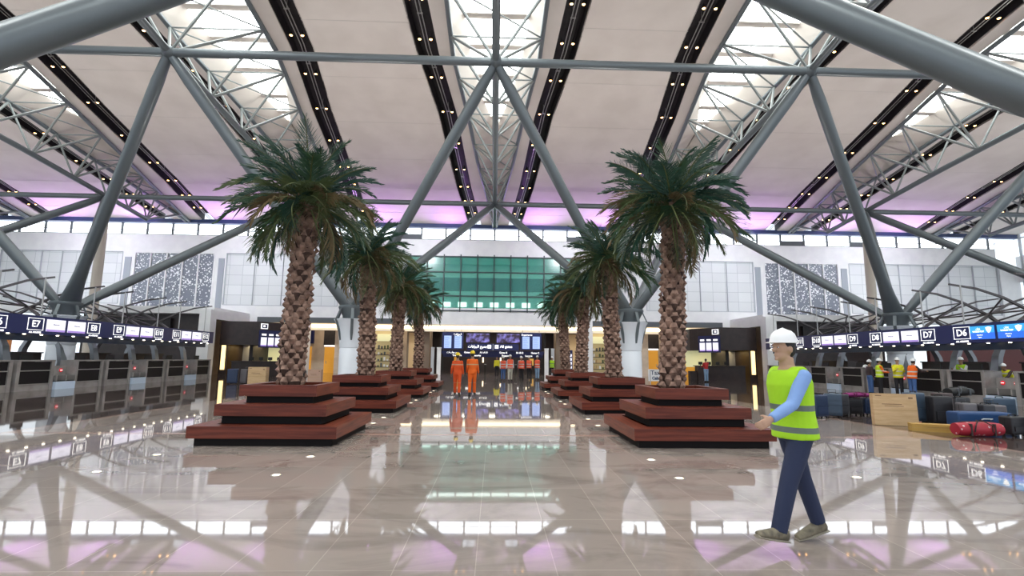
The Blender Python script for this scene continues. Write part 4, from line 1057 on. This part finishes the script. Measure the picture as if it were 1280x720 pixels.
        b = MB(); b.tube([sc(heel-f*.03-nn*.020), sc(heel.lerp(toe, .3)-nn*.020), sc(heel.lerp(toe, .65)-nn*.018), sc(toe+f*.03-nn*.014)], [(.044*k, .012*k), (.044*k, .011*k), (.054*k, .012*k), (.036*k, .012*k)], 12, side=(1, 0, 0))
        s2 = b.obj('sole', M['sole' if shoe == 'boot' else 'bootd'], so_, True)
    return T

# walking man in the foreground: walks to the left, trailing foot on the floor
person('walking man in lime hi-vis vest, light blue shirt, navy trousers and pale hard hat', (2.72, 4.66, 0), PI/2+.18, 1.78, legs=((.40, .08), (-.30, .04)), arms=((.55, .14, .5), (-.45, .14, .25)),
       lean=.07, top='blues', legm='navyt', vestm='vgreen', hat='hatw', shoe='boot', skin='skinl', voxel=.009)
# two workers in coveralls walking away
person('worker in orange coveralls and yellow hard hat walking away, left one of the two', (-1.56, 22.26, 0), 0, 1.72, legs=((.16, .06), (-.16, .14)), arms=((-.1, .22, .55), (.05, .16, .25)), top='cover', hat='haty', coverall=True, voxel=.017)
person('taller worker in brighter orange coveralls and yellow hard hat, right one of the two', (-.93, 22.4, 0), 0, 1.80, legs=((-.14, .14), (.14, .05)), arms=((.12, .14, .4), (.1, .18, .3)), top='cover2', hat='haty', coverall=True, voxel=.017)
# group far down the avenue, facing the camera
W = dict(voxel=.022)
person('person in a pale lime top and black trousers standing at the gate hall mouth', (.24, 43.6, 0), PI, 1.68, top='yels', legm='blk', vestm=None, hat=None, legs=((.1, .05), (-.1, .1)), **W)
person('person in coral vest, blue jeans and white hard hat, left one of the close pair', (.66, 37.2, 0), PI, 1.66, legs=((.14, .05), (-.14, .1)), top='whs', legm='jeans', vestm='vpink', **W)
person('person in coral vest, pale trousers and white hard hat, right one of the close pair', (1.14, 36.5, 0), PI, 1.76, legs=((-.16, .1), (.16, .05)), top='whs', legm='khaki', vestm='vpink', **W)
person('person in coral vest, red sleeves and black trousers, middle of the group down the avenue', (2.05, 38.6, 0), PI, 1.66, legs=((.14, .05), (-.14, .1)), top='reds', legm='blk', vestm='vpink', **W)
person('person in coral vest, dark sleeves and black trousers, second from the right of the group', (2.66, 39.4, 0), PI, 1.7, legs=((-.12, .08), (.12, .05)), top='darks', legm='blk', vestm='vpink', **W)
person('person in coral vest and light jeans, rightmost of the group down the avenue', (3.3, 39.4, 0), PI-.2, 1.74, legs=((.14, .05), (-.14, .1)), top='darks', legm='ljeans', vestm='vpink', **W)
person('person in white shirt behind the group, half hidden by the person in dark trousers', (2.2, 42.2, 0), PI, 1.74, top='whs', legm='blk', **W)
person('person in lime vest standing by the right gate posts beyond the planters', (4.94, 44, 0), PI, 1.74, top='darks', legm='blk', vestm='vgreen', **W)
person('person in a red and yellow top and light jeans standing at the right kiosk counter', (16.0, 38.6, 0), .2, 1.72, arms=((.5, .1, .9), (.4, .1, 1.0)), top='reds', legm='ljeans', vestm=None, hat=None, **W)
# workers by the right hand desks
person('worker in lime vest with orange shoulders, white hard hat and black trousers by the desks', (19.05, 25.0, 0), -PI/2-.3, 1.72, arms=((.5, .15, 1.2), (.4, .2, 1.1)), top='vora', legm='blk', vestm='vor2', voxel=.018)
person('worker in dark shirt and white hard hat beside the one with orange shoulders', (19.3, 26.0, 0), -PI/2, 1.66, top='darks', legm='jeans', voxel=.018)
person('worker in yellow hi-vis top and white hard hat facing the hall, arms folded', (19.15, 23.95, 0), PI-.4, 1.76, arms=((.5, .08, 1.5), (.5, .08, 1.5)), top='yels', legm='blk', vestm='vyel', skin='skinl', voxel=.018)
person('worker in orange vest and blue jeans with white hard hat leaning towards the desk', (19.1, 23.1, 0), -PI/2+.2, 1.74, lean=.22, arms=((.6, .15, .7), (.6, .15, .8)), top='darks', legm='jeans', vestm='vora', voxel=.018)
person('worker in lime vest and white hard hat standing behind the desk, beside the D6 sign', (21.3, 22.9, 0), PI/2+.3, 1.80, arms=((.6, .12, 1.7), (.5, .12, 1.6)), top='whs', legm='blk', vestm='vgreen', voxel=.018)
person('worker in yellow vest and white hard hat stooping behind the belt at the right edge', (21.75, 21.15, 0), PI/2+.2, 1.62, lean=.5, arms=((.3, .12, .5), (.3, .12, .5)), top='darks', legm='blk', vestm='vyel', voxel=.018)
H = thing('hard_hat', 'lone white hard hat resting on a right desk, left of the workers', 'hard hat', (20.2, 27.5, 1.325))
b = MB(); b.lathe([(.15, 0), (.15, .01), (.125, .015), (.12, .06), (.1, .11), (.06, .14), (.01, .15)], n=20); b.obj('shell', M['hatw'], H, True)
b = MB(); b.box(-.17, -.1, -.06, .06, 0, .012); b.obj('peak', M['hatw'], H)

# ------------------------------------------------------------------ luggage
def suitcase(label, x, y, rz, w, d, h, col, lying=False, handle=True, tilt=0., group=None):
    """w along local x, d thickness along y, h height; rounded shell, wheels, handle, straps"""
    m = bpy.data.materials.get('case_%s' % col) or mat('case_%s' % col, CC[col], .45)
    handle = handle and (len(label) % 3 == 0)
    T = thing('suitcase', label, 'suitcase', (x, y, 0), rz, group)
    T.rotation_euler = (tilt, 0, rz)
    r = min(w, d, h)*.16
    def rounded(x0, x1, y0, y1, z0, z1):
        bm = bmesh.new(); bmesh.ops.create_cube(bm, size=1)
        for v in bm.verts: v.co = V(((x0+x1)/2+v.co.x*(x1-x0), (y0+y1)/2+v.co.y*(y1-y0), (z0+z1)/2+v.co.z*(z1-z0)))
        bmesh.ops.bevel(bm, geom=list(bm.edges), offset=r, segments=3, affect='EDGES', profile=.6)
        me = bpy.data.meshes.new('shell'); bm.to_mesh(me); bm.free(); me.materials.append(m)
        me.polygons.foreach_set('use_smooth', [True]*len(me.polygons)); me.set_sharp_from_angle(angle=math.radians(50)); return me
    def link(n, me):
        o = bpy.data.objects.new(n, me); C.objects.link(o); o.parent = T; return o
    z0 = .05
    link('shell', rounded(-w/2, w/2, -d/2, d/2, z0, h))
    b = MB()
    for q in (.3, .5, .7):
        b.box(-w/2+r, w/2-r, -d/2-.008, d/2+.008, z0+(h-z0)*q-.006, z0+(h-z0)*q+.006)
    b.box(-w/2+w*.12, w/2-w*.12, -d/2-.02, -d/2, z0+.08, z0+(h-z0)*.45); b.obj('front_pocket', m, T)
    b = MB(); b.box(-w/2-.004, w/2+.004, -.006, .006, z0+r, h-r); b.box(-w/2+r, w/2-r, -.006, .006, h-.002, h+.004); b.obj('zip', M['black'], T)
    b = MB(); b.bar([(-.09, 0, h-.005), (-.08, 0, h+.035), (.08, 0, h+.035), (.09, 0, h-.005)], (.018, .03)); b.obj('handle', M['black'], T)
    if handle:
        b = MB(); b.tube([(-.1, d/2-.03, h-.02), (-.1, d/2-.03, h+.11), (.1, d/2-.03, h+.11), (.1, d/2-.03, h-.02)], .011, 6); b.obj('telescopic_handle', M['fascia'], T)
    for sx in (-1, 1):
        for sy in (-1, 1):
            b = MB(); b.tube([(sx*(w/2-.06)-.015, sy*(d/2-.05), .032), (sx*(w/2-.06)+.015, sy*(d/2-.05), .032)], .032, 12); b.obj('wheel', M['black'], T)
    return T
CC = {'black': (.014, .013, .016), 'charcoal': (.035, .035, .042), 'navy': (.012, .028, .075), 'slate': (.045, .075, .12), 'grey': (.13, .12, .13), 'brown': (.05, .03, .03), 'royal': (.006, .045, .15), 'plum': (.16, .01, .09), 'tanc': (.30, .18, .09)}
L_ = [
 ('navy blue suitcase behind the walking man, leftmost of the right hand luggage', 9.35, 14.75, .2, .46, .28, .66, 'navy'),
 ('slate blue upright suitcase, second from the left of the right hand luggage', 9.95, 15.0, -.5, .44, .27, .68, 'slate'),
 ('charcoal suitcase just right of the slate blue one', 10.4, 15.35, .1, .42, .26, .64, 'charcoal'),
 ('black suitcase under the plum jacket', 10.95, 15.6, .05, .46, .3, .50, 'black'),
 ('dark navy suitcase right of the one under the plum jacket', 11.5, 15.6, -.1, .44, .3, .52, 'navy'),
 ('black suitcase half hidden by the tall cardboard box', 11.7, 14.9, .3, .44, .28, .62, 'black'),
 ('tall slate suitcase directly right of the cardboard box', 11.35, 13.75, .15, .46, .30, .80, 'slate'),
 ('tall black suitcase right of the tall slate one', 11.7, 13.35, -.1, .5, .32, .74, 'black'),
 ('tall brown suitcase behind the black one', 12.15, 13.75, .2, .46, .28, .80, 'brown'),
 ('grey ribbed suitcase standing behind the yellow carton', 12.05, 12.95, -.3, .30, .42, .60, 'grey'),
 ('charcoal suitcase standing right of the grey ribbed one', 12.4, 12.8, -.3, .26, .42, .58, 'charcoal'),
 ('grey suitcase with a pale edge behind the royal blue case', 12.8, 12.95, -.2, .3, .42, .56, 'grey'),
 ('dark grey suitcase under the black soft bag', 13.0, 14.2, .1, .5, .3, .66, 'charcoal'),
 ('slate blue case with a white tag at the back of the luggage', 14.0, 14.0, -.2, .62, .3, .66, 'slate'),
 ('black suitcase at the back right of the luggage', 14.5, 13.3, .1, .46, .3, .70, 'black'),
 ('tall brown suitcase near the right edge of the picture', 13.3, 12.0, .2, .46, .3, .72, 'brown'),
 ('black suitcase at the right edge of the picture', 12.2, 11.1, -.2, .5, .34, .56, 'black'),
 ('black suitcase standing right beside the red holdall', 11.6, 11.35, .1, .4, .3, .44, 'black'),
 ('grey suitcase at the far right behind the black ones', 14.2, 12.3, .3, .5, .3, .62, 'grey'),
]
for a in L_: suitcase(*a, group='suitcases in the right hand luggage heap')
def softbag(label, cat, name, x, y, z, rz, l, w, h, m, hm, pattern=False):
    T = thing(name, label, cat, (x, y, z), rz)
    b = MB(); n = 9
    pts = [(-l/2+l*i/(n-1), 0, h*.5) for i in range(n)]
    rr = [math.sin(PI*(.12+.76*i/(n-1)))**.22 for i in range(n)]
    b.tube(pts, [(h*.5*q, w*.5*q) for q in rr], 16, side=(0, 0, 1)); o = b.obj('bag_body', m, T, True)
    for q in (-.2, .2):
        b = MB(); b.tube([(l*q, -w*.5, h*.35), (l*q*.9, -w*.55, h*.8), (l*q*.3, -w*.3, h*1.08), (-l*q*.3+l*q*.5, -w*.1, h*1.1)], .014, 6); b.obj('carry_strap', hm, T)
        b = MB(); b.box(l*q*1.3-.015, l*q*1.3+.015, -w*.505, w*.505, h*.1, h*.9); b.obj('strap_band', hm, T)
    b = MB(); b.tube([(-l*.4, 0, h*1.0), (0, 0, h*1.005), (l*.4, 0, h*1.0)], .008, 6); b.obj('zip', M['black'], T)
    return T
redm = mat('red_patterned', (.42, .015, .03), .45)
tc = nd(redm, 'ShaderNodeTexCoord'); vo = nd(redm, 'ShaderNodeTexVoronoi'); vo.inputs['Scale'].default_value = 8; cr = nd(redm, 'ShaderNodeValToRGB')
cr.color_ramp.elements[0].position = .16; cr.color_ramp.elements[0].color = (.62, .5, .5, 1); cr.color_ramp.elements[1].position = .2; cr.color_ramp.elements[1].color = (.36, .012, .03, 1)
lk(redm, tc.outputs['Object'], vo.inputs['Vector']); lk(redm, vo.outputs['Distance'], cr.inputs[0]); lk(redm, cr.outputs[0], bsdf(redm).inputs['Base Color'])
softbag('red patterned holdall lying on the floor in front of the royal blue case', 'bag', 'holdall', 10.72, 11.3, 0, -.05, .98, .34, .32, redm, M['darks'])
softbag('black soft bag lying on the dark grey suitcase', 'bag', 'holdall', 13.0, 14.15, .69, .2, .8, .34, .24, M['black'], M['fascia'])
softbag('plum jacket bundled on top of the black suitcase', 'jacket', 'folded_jacket', 11.05, 15.55, .545, .1, .72, .34, .14, mat('plum_cloth', (.20, .012, .12), .8), mat('plum_dark', (.12, .01, .06), .8))
# royal blue case lying flat on its side behind the red holdall
T = thing('suitcase', 'royal blue case lying on its side behind the red holdall', 'suitcase', (11.55, 12.1, 0), -.08)
b = MB(); b.box(-.62, .62, -.2, .2, .03, .46); o = b.obj('shell', mat('case_royal', CC['royal'], .45), T)
bv = o.modifiers.new('bevel', 'BEVEL'); bv.width = .05; bv.segments = 3
b = MB(); b.bar([(-.1, -.2, .3), (-.1, -.25, .32), (.1, -.25, .32), (.1, -.2, .3)], (.02, .02), side=(0, 0, 1)); b.obj('handle', M['hatw'], T)
for q in (-.45, .45):
    b = MB(); b.box(q-.03, q+.03, -.16, .16, 0, .04); b.obj('foot', M['black'], T)
# boxes
def carton(label, x, y, z, rz, w, d, h, m, tilt=0., name='cardboard_box'):
    T = thing(name, label, 'box', (x, y, z), rz); T.rotation_euler = (tilt, 0, rz)
    b = MB(); b.box(-w/2, w/2, -d/2, d/2, 0, h); b.obj('carton', m, T)
    b = MB(); b.box(-w/2-.003, w/2+.003, -d/2-.003, d/2+.003, h*.47, h*.49); b.box(-w/2-.003, w/2+.003, -.03, .03, h, h+.003); b.obj('tape', mat('tape', (.45, .30, .14), .4) if 'tape' not in bpy.data.materials else bpy.data.materials['tape'], T)
    b = MB(); b.box(-w*.30, w*.16, -d/2-.004, -d/2, h*.66, h*.68); b.box(-w*.24, w*.2, -d/2-.004, -d/2, h*.60, h*.615); b.box(-w*.44, -w*.3, -d/2-.004, -d/2, h*.92, h*.95); b.box(w*.32, w*.42, -d/2-.004, -d/2, h*.85, h*.9)
    b.obj('printing', mat('box_print', (.22, .13, .07), .7) if 'box_print' not in bpy.data.materials else bpy.data.materials['box_print'], T)
    return T
carton('large tan cardboard box standing in front of the right hand luggage', 10.32, 13.15, 0, -.32, .96, .22, .80, M['card'], -.06)
carton('long low yellowish carton on the floor beside the red holdall', 10.5, 12.05, 0, -.42, 1.12, .3, .17, mat('yellow_carton', (.50, .30, .07), .7))
# left hand luggage beyond the nearest left planter
suitcase('navy suitcase at the left end of the luggage beyond the left planter', -14.9, 30.2, .2, .55, .3, .86, 'navy')
suitcase('grey suitcase beside the navy one beyond the left planter', -14.3, 30.4, -.2, .45, .3, .84, 'grey')
suitcase('small brown suitcase left of the tan box beyond the left planter', -13.85, 30.1, .1, .4, .3, .8, 'brown')
carton('tall tan cardboard box among the luggage beyond the left planter', -13.2, 29.6, 0, .1, .95, .5, .98, M['card'])
suitcase('dark suitcase right of the tall tan box beyond the left planter', -12.3, 31.6, .1, .5, .3, .72, 'charcoal')
suitcase('black suitcase further right of the tall tan box beyond the left planter', -11.65, 31.9, .1, .5, .3, .76, 'black')
carton('pinkish cardboard box beside the nearest left palm trunk', -10.6, 31.2, 0, .1, .75, .4, .84, mat('pink_carton', (.55, .36, .27), .8))

# ------------------------------------------------------------------ light
world = bpy.data.worlds.new('World'); S.world = world; world.use_nodes = True
bg = world.node_tree.nodes['Background']; bg.inputs[0].default_value = (.80, .88, 1, 1); bg.inputs[1].default_value = 1.15
def area(name, loc, rot, sx, sy, e, col, label, spread=None):
    li = bpy.data.lights.new(name, 'AREA'); li.shape = 'RECTANGLE'; li.size = sx; li.size_y = sy; li.energy = e; li.color = col
    if spread: li.spread = spread
    o = bpy.data.objects.new(name, li); C.objects.link(o); o.location = loc; o.rotation_euler = rot
    tag(o, label, 'lamp'); return o
for k in range(-3, 3):
    x = X0+G*(k+.5); dirn = ['far left', 'second left', 'first left', 'first right', 'second right', 'far right'][k+3]
    for q, dx in enumerate((-3.2, 3.2)):
        li = bpy.data.lights.new('ceiling_wash', 'SPOT'); li.energy = 740; li.color = (.62, .25, 1.0); li.spot_size = 2.1; li.spot_blend = 1; li.shadow_soft_size = .25
        o = bpy.data.objects.new('ceiling_wash', li); C.objects.link(o); o.location = (x+dx, 47.0, 11.6); o.rotation_euler = (PI+.45, 0, 0)
        tag(o, 'purple %s lamp washing the ceiling at the wall, %s bay' % (('left', 'right')[q], dirn), 'lamp')
# fill lamps added above the column heads to brighten the roof
for x, k in feet:
    li = bpy.data.lights.new('roof_fill', 'SPOT'); li.energy = 1350; li.color = (1, .93, .88); li.spot_size = 2.75; li.spot_blend = .8; li.shadow_soft_size = .5
    o = bpy.data.objects.new('roof_fill', li); C.objects.link(o); o.location = (x, YFT, 4.9); o.rotation_euler = (PI, 0, 0)
    tag(o, 'added white fill light above the tree column ' + fl_name[k], 'lamp')
for x, lb in ((-22.5, 'outer left'), (-8.4, 'inner left'), (8.4, 'inner right'), (22.5, 'outer right')):  # more added fill, lifting the nearer part of the roof
    li = bpy.data.lights.new('roof_fill', 'SPOT'); li.energy = 900; li.color = (1, .93, .88); li.spot_size = 2.75; li.spot_blend = .8; li.shadow_soft_size = .5
    o = bpy.data.objects.new('roof_fill', li); C.objects.link(o); o.location = (x, 6.1, 5.6); o.rotation_euler = (PI, 0, 0)
    tag(o, 'added white fill light above the nearest row column, ' + lb, 'lamp')
for k in (-3, -2, -1, 0, 1, 2):  # fill lamps added past the far beam to lift the back wall
    li = bpy.data.lights.new('wall_fill', 'SPOT'); li.energy = 1900; li.color = (.90, .96, 1); li.spot_size = 2.3; li.spot_blend = 1; li.shadow_soft_size = .5
    o = bpy.data.objects.new('wall_fill', li); C.objects.link(o); o.location = (X0+G*(k+.5), 39.6, 12.7); o.rotation_euler = (math.radians(62), 0, 0)
    tag(o, 'added cool fill light beyond the far beam aimed at the back wall, %s bay' % ['far left', 'second left', 'first left', 'first right', 'second right', 'far right'][k+3], 'lamp')
for x, dl in ((-14, 'left'), (0, 'middle'), (14, 'right')):  # unseen area lamps added to brighten the floor
    for y, dn in ((3, 'front'), (14, 'rear')):
        area('hall_fill', (x, y, 17.3), (0, 0, 0), 2.5, 2.5, 420, (1, .96, .9), 'added broad fill light high under the roof, %s %s' % (dl, dn))
# warm and white lights over recess and kiosks
area('soffit_lamp', (X0, YW+2.6, 4.6), (0, 0, 0), 36, 1.5, 420, (1, .82, .6), 'long warm lamp in the soffit behind the gate opening')
area('gate_hall_lamp', (X0, YW+9, 4.6), (0, 0, 0), 12, 4, 120, (1, .9, .8), 'lamp in the ceiling of the gate hall')
for s, sd in ((-1, 'left'), (1, 'right')):
    area('kiosk_lamp', (X0+s*20, 45.6, 2.45), (0, 0, 0), 3, 1.5, 60, (1, .75, .4), 'warm lamp under the %s kiosk canopy' % sd)

cam = bpy.data.cameras.new('camera'); co = bpy.data.objects.new('camera', cam); C.objects.link(co); S.camera = co
cam.sensor_width = 36; cam.lens = 18.0; cam.clip_end = 300
yaw, pitch, roll = [math.radians(a) for a in (1.9, 7.85, .6)]
f = V((math.sin(yaw)*math.cos(pitch), math.cos(yaw)*math.cos(pitch), math.sin(pitch))); r = V((math.cos(yaw), -math.sin(yaw), 0)); u = r.cross(f)
r2 = r*math.cos(roll)+u*math.sin(roll); u2 = u*math.cos(roll)-r*math.sin(roll)
co.matrix_world = Matrix(((r2.x, u2.x, -f.x, 0), (r2.y, u2.y, -f.y, 0), (r2.z, u2.z, -f.z, 1.6), (0, 0, 0, 1)))
S.view_settings.view_transform = 'Standard'; S.view_settings.look = 'None'; S.view_settings.exposure = 0.4; S.view_settings.gamma = 1; S.view_settings.use_curve_mapping = False
